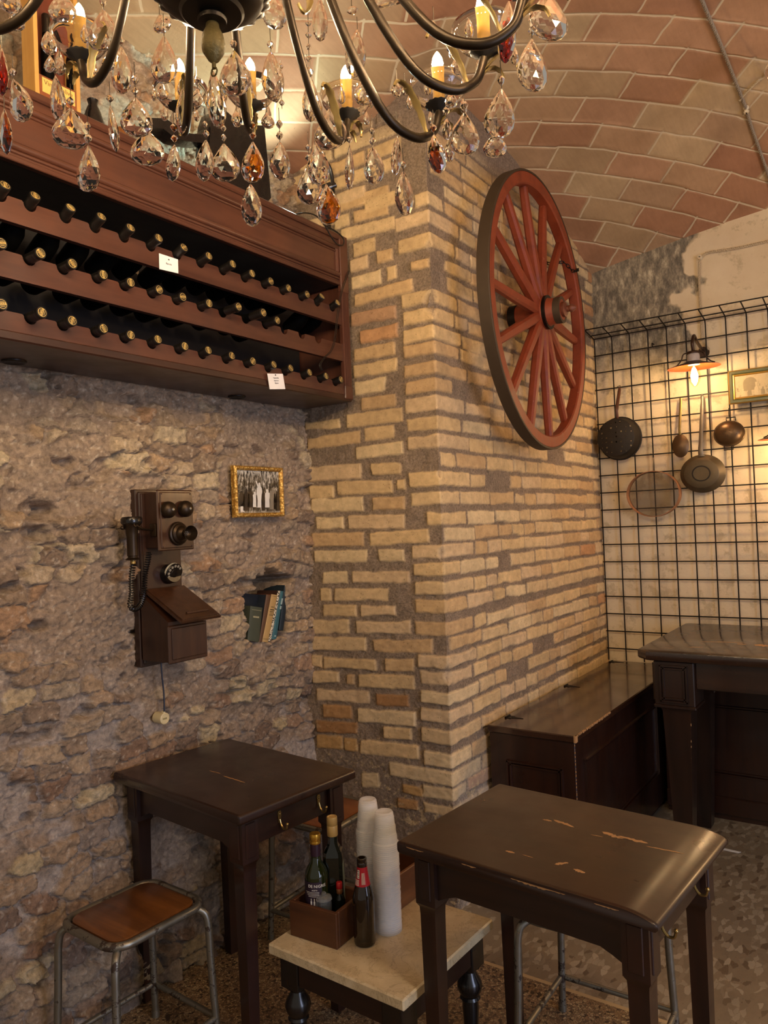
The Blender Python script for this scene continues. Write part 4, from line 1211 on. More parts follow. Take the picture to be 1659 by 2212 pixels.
for r_ in range(3):
    y = min(notches[r_])-.098
    while y > RY0+.05: notches[r_].append(y); y -= .098
    ns = sorted(notches[r_]); ra = .0185
    poly = [(RY0, zb_[r_]), (RY1-.05, zb_[r_]), (RY1-.05, zt[r_])]
    for yc in ns[::-1]:
        if yc > RY1-.075: continue
        poly += [(yc+ra+.004, zt[r_])]+[(yc+ra*math.cos(a), zt[r_]-.004+(-ra*1.05*math.sin(a))) for a in [R(180*i/10) for i in range(11)]]+[(yc-ra-.004, zt[r_])]
    poly += [(RY0, zt[r_])]
    b = MB(); b.prism(poly, -.009, .009, axes((XF-.009, 0, 0), (0, 1, 0), (0, 0, 1), (1, 0, 0)))
    b.build('notched_rail', W_RED, rack, 30)
for py, px in ((780, 30), (858, 503)):
    p = onz(px, py, ZB-.014); b = MB()
    x = max(min(p.x, XF-.05), xb+.05)
    b.lathe([(.020, -.003), (.030, -.006), (.034, -.004), (.035, 0)], 24, T(x, p.y, ZB-.014)); b.build('downlight', DARKMETAL, rack)

BOTTLE = plain('dark_wine_bottle', '#030303', .6, 0, .1, 20, spec=.08)
CAPS = plain('black_capsule', '#14110f', .38, 0, .2, 50)
SEALG = plain('gold_seal', '#cdb06a', .35, .4, .12, 60)
first_b = None
ORD = ['first', 'second', 'third', 'fourth', 'fifth', 'sixth', 'seventh', 'eighth', 'ninth', 'tenth', 'eleventh', 'twelfth', 'thirteenth', 'fourteenth', 'fifteenth', 'sixteenth']
rb = random.Random(11)
for r_ in range(3):
    n = len(pos[r_])
    for i, (d, nn) in enumerate(pos[r_]):
        y = onx(*nn, XF).y
        N = Vector((XF-.006, y, zt[r_]-.0055))
        D = ony(*d, y)
        v = D-N
        ln = min(max(v.length, .038), .095)
        el = math.atan2(v.z, max(v.x, .004)); el = min(max(el, R(3)), R((29, 19, 11)[r_]))
        z = Vector((math.cos(el), 0, math.sin(el)))
        tip = N+z*ln
        if first_b is None:
            t = thing('wine_bottle', '', 'bottle', tip, 0, 'wine bottles lying in the rack')
            b = MB(); b.lathe([(.0136, -.056), (.0140, -.078), (.016, -.092), (.024, -.110), (.032, -.130), (.034, -.150), (.034, -.205), (.031, -.212), (.01, -.208)], 20); b.build('bottle_body', BOTTLE, t, 40, LOCAL)
            b = MB(); b.lathe([(.0141, -.060), (.0148, -.058), (.0146, -.020), (.0150, -.016), (.0158, -.013), (.0158, -.003), (.0150, -.0004), (.0146, 0)], 24); b.build('capsule', CAPS, t, 40, LOCAL)
            b = MB()
            b.m = 0; b.lathe([(.0118, -.0001), (.0118, .0004), (.0108, .0006)], 24)
            b.m = 1; b.lathe([(.0106, .0002), (.0106, .0008)], 24)
            b.m = 0; b.bbox(-.0104, .0104, -.0030, .0034, .0003, .0011, .0002)
            b.m = 1
            for k in range(6): b.bbox(-.0085+k*.0028, -.0068+k*.0028, -.0014, .0006+.0012*(k % 2), .0008, .0013, .0001)
            b.m = 0; b.bbox(-.0065, .0065, .0050, .0062, .0003, .0010, .0001); b.bbox(-.006, .006, -.0065, -.0054, .0003, .0010, .0001)
            b.build('capsule_seal', [SEALG, CAPS], t, 40, LOCAL)
            first_b = t; o = t
        else:
            o = dup(first_b, loc=tip)
        o.rotation_mode = 'XYZ'
        xx = Vector((0, 1, 0)); yy = z.cross(xx)
        Mx = axes((0, 0, 0), xx, yy, z) @ Matrix.Rotation(rb.uniform(.2, 2.4), 4, 'Z')
        o.rotation_euler = Mx.to_euler()
        rw = ('top', 'middle', 'bottom')[r_]
        k = n-1-i
        if r_ == 1: lab = f'dark wine bottle in the middle rack row, {ORD[k]} left of the empty notches'
        else: lab = f'dark wine bottle in the {rw} rack row, {ORD[k]} from the pillar end'
        o['label'] = lab

PAPER = plain('card_paper', '#e9e6e6', .7, var=.03)
def quad_card(name, label, cat, Q, n, lines, logo=None):
    """Q: top-left, top-right, bottom-right, bottom-left in space; text mapped on it"""
    t = thing(name, label, cat, Q[3])
    b = MB(); b.hexa([tuple(p) for p in (Q[3], Q[2], Q[1], Q[0])]+[tuple(p+n*.0012) for p in (Q[3], Q[2], Q[1], Q[0])]); b.build('card', PAPER, t)
    def P(u, v, e=0): return (Q[0]*(1-u)*(1-v)+Q[1]*u*(1-v)+Q[2]*u*v+Q[3]*(1-u)*v)+n*(.0014+e)
    b = MB(); W_ = (Q[1]-Q[0]).length; H_ = (Q[3]-Q[0]).length
    for (s_, size, v0) in lines:
        vs, fs = text_mesh(s_, size)
        b.add([tuple(P(.5+p[0]/W_, v0-p[1]/H_, p[2])) for p in vs], fs)
    if logo:
        for k in range(5):
            b.add([tuple(P(logo[0]+.045*math.cos(R(72*j+20*k))*(1-.12*k), logo[1]+.055*math.sin(R(72*j+20*k))*(1-.12*k), .0001*k)) for j in range(5)], [(0, 1, 2, 3, 4)])
    b.build('lettering', BLACK_INK, t)
    return t
xc = XF+.004
Q = [onx(300+a/4.879, 520+c/4.879, xc) for a, c in ((210, 133), (410, 198), (414, 345), (215, 300))]
quad_card('price_card', 'white name card under the top row of bottles', 'card', Q, Vector((1, 0, 0)), [('Barolo', .0085, .52)], (.5, .22))
Q = [onx(300+a/4.879, 520+c/4.879, XF+.0105) for a, c in ((1352, 1400), (1515, 1403), (1541, 1564), (1377, 1566))]
quad_card('price_card', 'white name card at the bottom rail near the pillar', 'card', Q, Vector((1, 0, 0)), [('Valpolicella', .0066, .28), ('Superiore', .0066, .45), ('Ripasso', .0066, .61)], (.5, .09))

# ---- things on top of the rack
CRATE = wood('pale_crate_wood', '#b5843f', '#d3a861', 2, 6, .6, .06)
zt_ = ZTOP+.0002
a = onz(102, 214, zt_); c = onz(203, 259, zt_)
a.x = c.x = -1.965
cr = thing('wine_crate', 'pale wooden wine crate standing on end on the rack, open towards the room', 'crate', (a.x, a.y, zt_))
hgt, dp = .43, .062
b = MB(); b.bbox(a.x-dp, a.x, a.y, a.y+.013, zt_, zt_+hgt, .001); b.build('side_board', CRATE, cr)
b = MB(); b.bbox(a.x-dp, a.x, c.y-.013, c.y, zt_, zt_+hgt, .001); b.build('side_board', CRATE, cr)
b = MB(); b.bbox(a.x-dp, a.x-dp+.008, a.y+.013, c.y-.013, zt_, zt_+hgt, .001); b.build('back_board', wood('crate_back', '#5b2a1c', '#7a3d28', 2, 6, .5), cr)
b = MB(); b.bbox(a.x-dp+.008, a.x, a.y+.013, c.y-.013, zt_+hgt-.013, zt_+hgt, .001); b.build('end_board', CRATE, cr)
b = MB(); b.bbox(a.x-.010, a.x-.001, a.y+.013, c.y-.013, zt_, zt_+.10, .001); b.build('front_board', wood('crate_front', '#6d3a22', '#96552f', 1, 6, .5), cr)
lb = MB(); ym = (a.y+c.y)/2
lb.bbox(a.x-.001, a.x+.0004, ym-.050, ym+.052, zt_+.052, zt_+.094, .0002); lb.prism([(ym+.040*math.cos(R(i*20)), zt_+.030+.016*math.sin(R(i*20))) for i in range(18)], a.x-.001, a.x+.0004, axes((0, 0, 0), (0, 1, 0), (0, 0, 1), (1, 0, 0)))
lo_ = lb.build('label', plain('ochre_label', '#d8b060', .6, var=.05), cr)
b = MB()
for s_, size, zz in (('Vino d\'olive', .019, .081), ('Vi   live', .016, .063), ('Terre alte', .0145, .030)):
    vs, fs = text_mesh(s_, size); b.add([(a.x+.0005+v[2], ym+v[0], zt_+zz+v[1]) for v in vs], fs)
b.build('lettering', plain('brown_ink', '#6a4a22', .6), lo_)
for k, (dy, h_) in enumerate(((.045, .30), (.125, .28))):
    bo = thing('wine_bottle', ('dark bottle inside the pale crate, left-hand one', 'dark bottle inside the pale crate, right-hand one')[k], 'bottle', (a.x-.030, a.y+.013+dy, zt_+.0005))
    b = MB(); b.lathe([(.015, 0), (.018, .004), (.018, .18), (.017, .205), (.012, .225), (.011, h_)], 20); b.build('bottle_body', BOTTLE, bo, 40, LOCAL)
    b = MB(); b.lathe([(.0120, h_-.055), (.0120, h_-.001), (.010, h_+.002)], 18); b.build('capsule', CAPS, bo, 40, LOCAL)
# smaller pale box further left
a2 = onz(4, 172, zt_); 
bx = thing('wooden_box', 'small pale wooden box at the left end of the rack top', 'box', (-1.99, a2.y-.10, zt_))
b = MB(); b.bbox(-.06, 0, 0, .135, 0, .13, .002); b.build('body', CRATE, bx, 30, LOCAL)
b = MB(); b.bbox(-.064, .004, -.004, .139, .13, .142, .002); b.build('lid', CRATE, bx, 30, LOCAL)
# dark vase and round cask
p = onz(258, 290, zt_)
vs_ = thing('vase', 'small black vase on the rack, right of the crate', 'vase', (-2.0, p.y-.03, zt_))
b = MB(); b.lathe([(.022, 0), (.030, .01), (.032, .05), (.022, .085), (.013, .105), (.017, .12)], 24); b.build('body', BLACKPAINT, vs_, 40, LOCAL)
ck = thing('cask', 'small brown wooden cask on the rack beside the black vase', 'cask', (-2.0, p.y+.045, zt_))
b = MB(); M = axes((0, 0, .032), (0, 0, 1), (0, 1, 0), (-1, 0, 0)); b.lathe([(.024, -.04), (.031, -.015), (.032, 0), (.031, .015), (.024, .04)], 22, M); b.build('body', W_SEAT, ck, 40, LOCAL)
b = MB(); b.lathe([(.0315, -.02), (.0325, -.019), (.0325, -.012), (.0315, -.011)], 22, M); b.lathe([(.0315, .011), (.0325, .012), (.0325, .019), (.0315, .02)], 22, M); b.build('hoop', DARKMETAL, ck, 40, LOCAL)
# old black machine with a curved bed and a tall upright
XM = -1.985
def tr(pts, ox=220, oy=190, sc=3.95, X=XM): return [(q.y, q.z) for q in (onx(ox+a/sc, oy+c/sc, X) for a, c in pts)]
sm = thing('sewing_machine', 'old black sewing machine with curved arm and tall upright on the rack', 'sewing machine', (XM, 2.0, zt_))
Mx = axes((XM, 0, 0), (0, 1, 0), (0, 0, 1), (1, 0, 0))
def fixlow(P): return [(y, max(z, zt_)) for y, z in P]
up = fixlow(tr([(900, 300), (930, 210), (1010, 195), (1160, 330), (1355, 335), (1412, 950), (1360, 1010), (1000, 800), (880, 560)]))
b = MB(); b.prism(up[::-1], -.05, .02, Mx); b.build('upright', BLACKPAINT, sm, 40)
arm = fixlow(tr([(400, 268), (520, 272), (600, 330), (640, 372), (740, 402), (830, 408), (905, 330), (905, 470), (830, 480), (690, 465), (600, 440), (545, 395), (500, 360), (400, 345)]))
b = MB(); b.prism(arm[::-1], -.045, .015, Mx); b.build('curved_arm', BLACKPAINT, sm, 40)
y0, y1 = min(q[0] for q in arm), max(q[0] for q in up)
b = MB(); b.bbox(XM-.07, XM+.035, y0+.03, y1, zt_, zt_+.022, .004); b.build('base_board', W_REDDARK, sm)
# spotlight on the rack
p = onx(727, 380, -1.935)
sp = thing('spotlight', 'black spotlight with round yoke on the rack beside the brick pillar', 'spotlight', (-1.945, 2.495, zt_))
b = MB(); r_ = .088; cz = .225
b.tube([(-.004, r_*math.cos(R(a_))*.45-.010, cz+r_*math.sin(R(a_))) for a_ in range(-96, 112, 8)], .0085, 10); b.build('yoke', BLACKPAINT, sp, 50, LOCAL)
b = MB(); b.cyl((-.075, -.075, cz-.055), (.006, .004, cz-.012), .020, .020, 18); b.cyl((.006, .004, cz-.012), (.020, .018, cz-.004), .011, .011, 12); b.build('lamp_head', BLACKPAINT, sp, 50, LOCAL)
b = MB(); b.cyl((-.004, -.014, cz-r_), (0, -.012, .012), .009, .009, 10); b.bbox(-.05, .03, -.06, .03, 0, .014, .003); b.build('base_plate', BLACKPAINT, sp, 50, LOCAL)
sl = bpy.data.lights.new('spot', 'SPOT'); sl.energy = 12; sl.color = lin('#e4fff0'); sl.spot_size = R(150); sl.spot_blend = .7; sl.shadow_soft_size = .03
so = bpy.data.objects.new('spotlight_beam', sl); COL.objects.link(so); so.location = (-1.945-.10, 2.495-.10, zt_+cz-.07)
so.rotation_euler = (Vector((-2.0, 1.7, 3.25))-Vector(so.location)).to_track_quat('-Z', 'Y').to_euler()
# cables hanging over the rack's end
CABLE = plain('black_cable', '#17120f', .45)
b = MB(); b.tube(catmull([onx(x_, y_, XF+.016) for x_, y_ in ((641, 462), (662, 460), (684, 467), (702, 488), (716, 512), (728, 527), (741, 529), (742, 516), (730, 503), (712, 492), (698, 484))], 6), .0028, 8)
tag(b.build('power_cable', CABLE), 'black cable looping over the top right corner of the wine rack', 'cable')
b = MB()
for dx in (0, 3): b.tube(catmull([onx(x_+dx, y_, XF+.012) for x_, y_ in ((752, 585), (737, 628), (728, 680), (722, 730), (714, 757), (700, 772), (690, 788), (694, 800))], 6), .0014, 6)
tag(b.build('power_cable', CABLE), 'thin twin cable hanging down the right end of the wine rack', 'cable')

# ================================================================== WALL TELEPHONE
PX = XW+.035
W_PH = wood('telephone_wood', '#25130a', '#432615', 2, 7, .38, .07, .25)
W_PHX = wood('telephone_wood_front', '#321c11', '#523420', 2, 9, .34, .07, .3)
BRONZE = plain('dark_bronze', '#3a2d20', .38, .75, .25, 40)
PHB = plain('black_bakelite', '#110d0b', .25, 0, .15, 30, coat=.3)
def zp(a, c, X): return onx(220+a/3.456, 980+c/3.456, X)
p0, p1 = zp(270, 265, PX), zp(297, 1605, PX)
yl, yr = (p0.y+p1.y)/2, zp(612, 900, PX).y
zt2, zb2 = p0.z, p1.z
ph = thing('wall_telephone', 'antique wooden wall telephone with two bells on the stone wall', 'telephone', (PX, (yl+yr)/2, zb2))
b = MB()
b.bbox(XW-.005, PX-.010, yl, yr, zb2, zt2, .003); b.bbox(PX-.012, PX-.003, yl+.010, yr-.010, zb2+.010, zt2-.008, .004); b.bbox(PX-.004, PX, yl+.018, yr-.016, zb2+.018, zt2-.016, .002)
b.build('back_board', W_PH, ph)
# upper box
XU = PX+.092
a = zp(415, 268, XU); c = zp(700, 712, XU)
uy0, uy1, uz0, uz1 = a.y, c.y, c.z, a.z
b = MB(); b.bbox(PX-.001, XU-.010, uy0+.016, uy1-.016, uz0+.010, uz1-.006, .002); b.build('bell_box', W_PH, ph)
b = MB(); b.bbox(XU-.012, XU-.004, uy0, uy1, uz0, uz1, .004); b.bbox(XU-.006, XU, uy0+.010, uy1-.010, uz0+.008, uz1-.008, .003)
for (yy, zz) in ((uy0+.016, uz0+.014), (uy1-.016, uz0+.014), (uy0+.016, uz1-.014), (uy1-.016, uz1-.014)): b.sphere((XU, yy, zz), .0025, 8, 6)
b.build('bell_box_front', W_PHX, ph)
for (px, py) in ((520, 408), (648, 402)):
    q = zp(px, py, XU+.028); M = axes((XU, q.y, q.z-.004), (0, 1, 0), (0, 0, 1), (1, 0, 0))
    b = MB(); r_ = .0285
    b.lathe([(r_*.96, .006), (r_, .008), (r_, .014)]+[(r_*math.cos(R(k*9)), .014+r_*.80*math.sin(R(k*9))) for k in range(1, 10)]+[(.003, .014+r_*.80)], 28, M)
    b.cyl(tuple(M @ Vector((0, 0, 0))), tuple(M @ Vector((0, 0, .008))), .006, .006, 10)
    bl = b.build('bell', BRONZE, ph, 50)
    b = MB(); b.lathe([(.005, .0365), (.005, .0385), (.002, .0395)], 10, M); b.build('bell_screw', plain('steel_screw', '#b5b0a5', .25, .9), bl)
q = zp(588, 596, XU+.015); M = axes((XU, q.y, q.z), (0, 1, 0), (0, 0, 1), (1, 0, 0))
b = MB(); b.lathe([(.040, 0), (.041, .004), (.039, .009), (.034, .011), (.033, .017), (.029, .020), (.026, .022), (.024, .030), (.017, .036), (.0125, .040), (.0120, .048)], 32, M); b.build('mouthpiece_base', BRONZE, ph, 40)
b = MB(); M2 = M @ Matrix.Rotation(R(-8), 4, 'Y')
b.lathe([(.012, .044), (.0125, .052), (.016, .062), (.0225, .073), (.0255, .080), (.0262, .082), (.0250, .082), (.0215, .074), (.015, .064), (.011, .056), (.0, .055)], 32, M2, caps=False); mh = b.build('mouthpiece_horn', BRONZE, ph, 60)
b = MB()
for k in range(7):
    rr = 0 if k == 0 else .006; b.lathe([(.0014, .0556), (.0012, .0560)], 8, M2 @ T(rr*math.cos(k*1.05), rr*math.sin(k*1.05), 0))
b.build('grille_dot', plain('grille', '#9a9184', .4, .5), mh)
# dial on a short black drum
q = zp(535, 900, PX+.03); M = axes((PX, q.y, q.z), (0, 1, 0), (0, 0, 1), (1, 0, 0)) @ Matrix.Rotation(R(-10), 4, 'X')
b = MB(); b.lathe([(.035, 0), (.034, .03), (.033, .032)], 30, M); dr = b.build('dial_housing', PHB, ph)
M = M @ T(0, 0, .032) @ Matrix.Rotation(R(28), 4, 'X')
b = MB(); b.lathe([(.034, -.008), (.0345, -.002), (.033, 0)], 36, M); b.build('dial_ring', plain('ivory_ring', '#c9c1ae', .4), dr)
b = MB(); b.lathe([(.0345, .0005), (.0345, .004), (.033, .006), (.016, .007), (.015, .0085), (.006, .009)], 36, M); b.build('finger_wheel', PHB, dr, 30)
b = MB()
for k in range(10):
    an = R(40+k*28); b.lathe([(.0050, .0058), (.0050, .0068), (.0044, .0069)], 12, M @ T(.026*math.cos(an), .026*math.sin(an), 0))
b.build('finger_hole', plain('dial_numbers', '#8a8272', .4), dr)
# lower box with the sloping writing lid
XL = PX+.150
a = zp(512, 1290, XL); c = zp(797, 1530, XL)
ly0, ly1, lz0, lz1 = a.y, c.y, zp(500, 1570, XL).z, a.z
b = MB()
Z_hi = zp(335, 1030, PX).z
pr = [(PX-.001, lz0), (XL-.014, lz0), (XL-.014, lz1+.012), (PX-.001, Z_hi-.006)]
yA, yB = ly0+.002, ly1-.004
b.hexa([(pr[0][0], yA, pr[0][1]), (pr[1][0], yA, pr[1][1]), (pr[1][0], yB, pr[1][1]), (pr[0][0], yB, pr[0][1]), (pr[3][0], yA, pr[3][1]), (pr[2][0], yA, pr[2][1]), (pr[2][0], yB, pr[2][1]), (pr[3][0], yB, pr[3][1])])
b.build('battery_box', W_PH, ph)
b = MB(); b.bbox(XL-.013, XL-.004, ly0-.006, ly1+.002, lz0-.004, lz1, .003); b.bbox(XL-.005, XL, ly0+.006, ly1-.006, lz0+.008, lz1-.008, .003); b.build('battery_door', W_PHX, ph)
fl = [zp(335, 1028, PX+.002), zp(622, 1006, PX+.002)]
XD = PX+.188
fr = [zp(600, 1270, XD), zp(885, 1222, XD)]
zf = (fr[0].z+fr[1].z)/2
A0 = Vector((PX, fr[0].y-.004, Z_hi)); B0 = Vector((PX, fr[1].y, Z_hi)); C0 = Vector((XD, fr[1].y, zf)); D0 = Vector((XD, fr[0].y-.004, zf))
nn = (B0-A0).cross(D0-A0); nn.normalize(); nn = nn if nn.z > 0 else -nn
def lid(b, e, h0, h1):
    c_ = (A0+B0+C0+D0)/4; q = [p+(c_-p)*e for p in (A0, D0, C0, B0)]
    b.hexa([tuple(p+nn*h0) for p in q]+[tuple(p+nn*h1) for p in q])
b = MB(); lid(b, 0, 0, .008); lid(b, .06, .008, .013)
pa, pb = D0+(C0-D0)*.25+(A0-D0)*.16, D0+(C0-D0)*.80+(A0-D0)*.16
b.cyl(tuple(pa+nn*.015), tuple(pb+nn*.015), .004, .004, 8)
b.build('writing_lid', W_PHX, ph)
# receiver hanging on its hook
q = zp(220, 470, PX+.060); HX, HY = PX+.060, q.y
zt3 = q.z; zb3 = zp(205, 800, HX).z
b = MB(); h = zt3-zb3
b.lathe([(.011, 0), (.023, .002), (.024, .005), (.0155, .010), (.0155, .014), (.018, .016), (.018, h-.066), (.0195, h-.060), (.0205, h-.040), (.031, h-.024)], 24, T(HX, HY, zb3)); rc = b.build('receiver', BRONZE, ph, 40)
b = MB(); b.lathe([(.0325, h-.024), (.0345, h-.020), (.0345, h-.007), (.030, h-.001), (.022, h)], 24, T(HX, HY, zb3)); b.sphere((HX+.028, HY-.019, zt3-.012), .004, 8, 6); b.build('ear_cap', PHB, rc, 40)
b = MB(); b.lathe([(.006, -.014), (.0095, -.010), (.008, 0)], 14, T(HX, HY, zb3)); b.build('cord_sleeve', BRASS, rc)
b = MB(); zc = zt3-.040
b.tube(catmull([(PX+.045, uy0+.016, zc-.008), (PX+.05, uy0-.002, zc-.006), (HX+.022, HY+.030, zc-.002), (HX+.027, HY+.010, zc+.004), (HX+.027, HY-.004, zc+.012)], 6), .0036, 8)
b.lathe([(.004, -.002), (.008, -.002), (.008, .002), (.004, .002)], 16, axes((HX+.027, HY-.006, zc+.014), (0, 1, 0), (0, 0, 1), (1, 0, 0)), caps=False)
b.tube(catmull([(PX+.05, uy0+.0, zc-.006), (HX-.012, HY+.020, zc), (HX-.02, HY-.010, zc+.002), (HX-.008, HY-.030, zc+.004)], 6), .0036, 8); b.sphere((HX-.004, HY-.034, zc+.004), .007, 10, 6)
b.bbox(PX+.03, PX+.06, uy0+.010, uy0+.018, zc-.03, zc+.015, .002)
b.build('switch_hook', BRONZE, ph, 50)
# coiled cord
path = catmull([Vector((HX, HY, zb3-.012)), zp(222, 930, HX-.005), zp(222, 1050, HX-.008), zp(212, 1130, HX-.012), zp(240, 1160, HX-.012), zp(285, 1130, HX-.02), zp(312, 1040, HX-.03), zp(322, 900, HX-.03), zp(345, 790, HX-.03), zp(352, 735, PX+.03)], 60)
L_ = [0]
for i in range(1, len(path)): L_.append(L_[-1]+(path[i]-path[i-1]).length)
pts = []
turns = 46
N_ = turns*9
j = 0
for i in range(N_+1):
    s_ = L_[-1]*i/N_
    while j < len(L_)-2 and L_[j+1] < s_: j += 1
    t_ = (s_-L_[j])/max(1e-9, L_[j+1]-L_[j]); p = path[j].lerp(path[j+1], t_); d = (path[j+1]-path[j]).normalized()
    n1 = d.cross(Vector((1, 0, 0))).normalized(); n2 = Vector((1, 0, 0)); n2 = (n2-d*n2.dot(d)).normalized()
    an = 2*math.pi*turns*i/N_; rr = .0085
    pts.append(p+n1*rr*math.cos(an)+n2*rr*math.sin(an))
b = MB(); b.tube(pts, .0024, 5); b.build('coiled_cord', PHB, ph, 60)
# line cable and round wall socket
pts = [onx(x_, y_, XW+.05) for x_, y_ in ((348, 1432), (350, 1460), (354, 1500), (355, 1537))]
b = MB(); b.tube(catmull(pts, 6), .0028, 8)
tag(b.build('telephone_cable', plain('navy_cable', '#141628', .4)), 'dark cable running from the telephone down to the round socket', 'cable')
q = onx(355, 1552, XW+.045); M = axes((XW+.035, q.y, q.z), (0, 1, 0), (0, 0, 1), (1, 0, 0))
sk = thing('telephone_socket', 'round cream socket on the stone wall below the telephone', 'socket', (XW+.035, q.y, q.z))
CREAM = plain('cream_plastic', '#d8c79a', .4, var=.05)
b = MB(); b.lathe([(.0195, -.03), (.0200, .008), (.0195, .013), (.016, .0145), (.015, .0135)], 28, M); b.bbox(XW+.036, XW+.046, q.y-.005, q.y+.005, q.z+.018, q.z+.026, .001); b.build('cover', CREAM, sk)
b = MB()
for k in range(6): b.bbox(XW+.0485, XW+.0492, q.y-.0085+k*.0029, q.y-.0068+k*.0029, q.z-.003, q.z+.003, .0002)
b.build('lettering', plain('olive_ink', '#7d7448', .5), sk)

# ================================================================== FRAMED PHOTOGRAPH
FX = XW+.052
z3 = lambda a, c, X: onx(490+a/11.85, 990+c/11.85, X)
tl_, br_ = z3(195, 185, FX), z3(1475, 1480, FX); tr_, bl_ = z3(1455, 235, FX), z3(240, 1520, FX)
fy0, fy1, fz0, fz1 = (tl_.y+bl_.y)/2, (tr_.y+br_.y)/2, (bl_.z+br_.z)/2, (tl_.z+tr_.z)/2
fw_ = .017
pf = thing('framed_photograph', 'old black and white group photograph in a carved gold frame', 'picture', (FX, (fy0+fy1)/2, (fz0+fz1)/2))
def goldmat():
    t = NT('carved_gold'); v = t.coord()
    n = t.noise(v, 120, 4, .6); w = t.n('ShaderNodeTexVoronoi'); w.inputs['Scale'].default_value = 95; t.l(v, w.inputs['Vector'])
    t.set(Base_Color=t.ramp(w.outputs['Distance'], [(.1, '#ecc670'), (.6, '#a87a30')]), Metallic=.4, Roughness=.4)
    t.bump(t.math('SUBTRACT', 1.0, w.outputs['Distance']), .6, .003); return t.m
GF = goldmat()
def frame_bar(b, A, B, inw, w, prof, n):
    """moulding from A to B (outer edge), inward dir inw, mitred; prof: (across 0..1, height)"""
    d = (B-A).normalized(); r0 = []; r1 = []
    for (s_, h_) in prof:
        r0.append(tuple(A+inw*w*s_+d*w*s_+n*h_)); r1.append(tuple(B+inw*w*s_-d*w*s_+n*h_))
    b.ring([r0, r1], closed_u=True, caps=True)
def frame(name, parent, Q, n, w, prof, mat):
    """Q corners tl,tr,br,bl"""
    b = MB(); c = (Q[0]+Q[2])/2
    for i in range(4):
        A, B = Q[i], Q[(i+1) % 4]; d = (B-A).normalized(); inw = n.cross(d)
        if inw.dot(c-A) < 0: inw = -inw
        frame_bar(b, A, B, inw, w, prof, n)
    return b.build(name, mat, parent, 30)
NX = Vector((1, 0, 0))
Qf = [Vector((FX, fy0, fz1)), Vector((FX, fy1, fz1)), Vector((FX, fy1, fz0)), Vector((FX, fy0, fz0))]
frame('frame', pf, Qf, NX, fw_, [(0, -.022), (0, -.003), (.12, 0), (.3, .003), (.55, .0035), (.75, .0), (1, -.006), (1, -.022)], GF)
b = MB()
for i in range(4):
    A, B = Qf[i], Qf[(i+1) % 4]; L_n = (B-A).length; k = int(L_n/.0105); c = (Qf[0]+Qf[2])/2; d = (B-A).normalized(); inw = NX.cross(d)
    if inw.dot(c-A) < 0: inw = -inw
    for j in range(1, k): b.sphere(tuple(A+d*(L_n*j/k)+inw*fw_*.45+NX*.002), .0042, 8, 5, (.6, 1, 1))
b.build('carving', GF, pf, 50)
iy0, iy1, iz0, iz1 = fy0+fw_, fy1-fw_, fz0+fw_, fz1-fw_
def crowd():
    t = NT('crowd_photograph'); v = t.coord((1, 1, 1))
    n = t.noise(t.coord((1, 110, 42)), 1.0, 4, .7); n2 = t.noise(t.coord((1, 26, 18)), 1.0, 3)
    sx = t.n('ShaderNodeSeparateXYZ'); t.l(v, sx.inputs[0])
    up = t.vramp(sx.outputs['Z'], .035, .085); lo = t.vramp(sx.outputs['Z'], -.075, -.09)
    c = t.ramp(t.math('ADD', t.math('MULTIPLY', n, .7), t.math('MULTIPLY', n2, .3)), [(.42, '#15110e'), (.50, '#4a4438'), (.55, '#938a79'), (.62, '#efeae0')])
    c = t.mix(t.math('MULTIPLY', up, t.vramp(n, .42, .55)), c, '#e2ddd0'); c = t.mix(lo, c, '#b9b1a0')
    t.set(Base_Color=c, Roughness=.35); return t.m
b = MB(); b.box(FX-.016, FX-.012, iy0-.004, iy1+.004, iz0-.004, iz1+.004); pic = b.build('photograph', crowd(), pf)
PW, PD, PG = plain('photo_white', '#f4f0e8', .4, var=.06), plain('photo_dark', '#2d2620', .4, var=.15), plain('photo_grey', '#8f8676', .4, var=.15)
def z3p(a, c): q = z3(a, c, FX-.012); return (min(max(q.y, iy0), iy1), min(max(q.z, iz0), iz1))
def figure(cx, top, h_, w_, mat, nm, arm=False):
    P = [(-.5, 1), (-.55, .55), (-.42, .22), (-.2, .17), (-.16, .02), (0, 0), (.16, .02), (.2, .17), (.42, .22), (.55, .55), (.5, 1)]
    pts = [z3p(cx+x_*w_, top+y_*h_) for x_, y_ in P]
    b = MB(); b.prism(pts[::-1], 0, .0003, axes((FX-.012, 0, 0), (0, 1, 0), (0, 0, 1), (1, 0, 0)))
    if arm:
        pts = [z3p(a, c) for a, c in ((735, 580), (760, 570), (800, 690), (790, 760))]; b.prism(pts[::-1], 0, .0004, axes((FX-.012, 0, 0), (0, 1, 0), (0, 0, 1), (1, 0, 0)))
    b.build('figure', mat, pic)
for (cx, top, h_, w_, mat, arm) in ((830, 620, 640, 150, PW, True), (715, 850, 400, 130, PW, False), (1035, 790, 470, 130, PW, False), (380, 830, 400, 150, PD, False), (500, 780, 560, 160, PD, False),
                                    (600, 760, 500, 130, PD, False), (1170, 750, 560, 150, PG, False), (1320, 780, 560, 150, PD, False), (395, 1150, 220, 90, PW, False), (930, 780, 560, 90, PD, False), (1240, 800, 540, 80, PG, False)):
    figure(cx, top, h_, w_, mat, 'figure', arm)
b = MB(); b.box(FX-.0095, FX-.0085, iy0-.003, iy1+.003, iz0-.003, iz1+.003)
gl = NT('picture_glass'); tr1 = gl.n('ShaderNodeBsdfTransparent'); gg = gl.n('ShaderNodeBsdfGlossy'); gg.inputs['Roughness'].default_value = .02
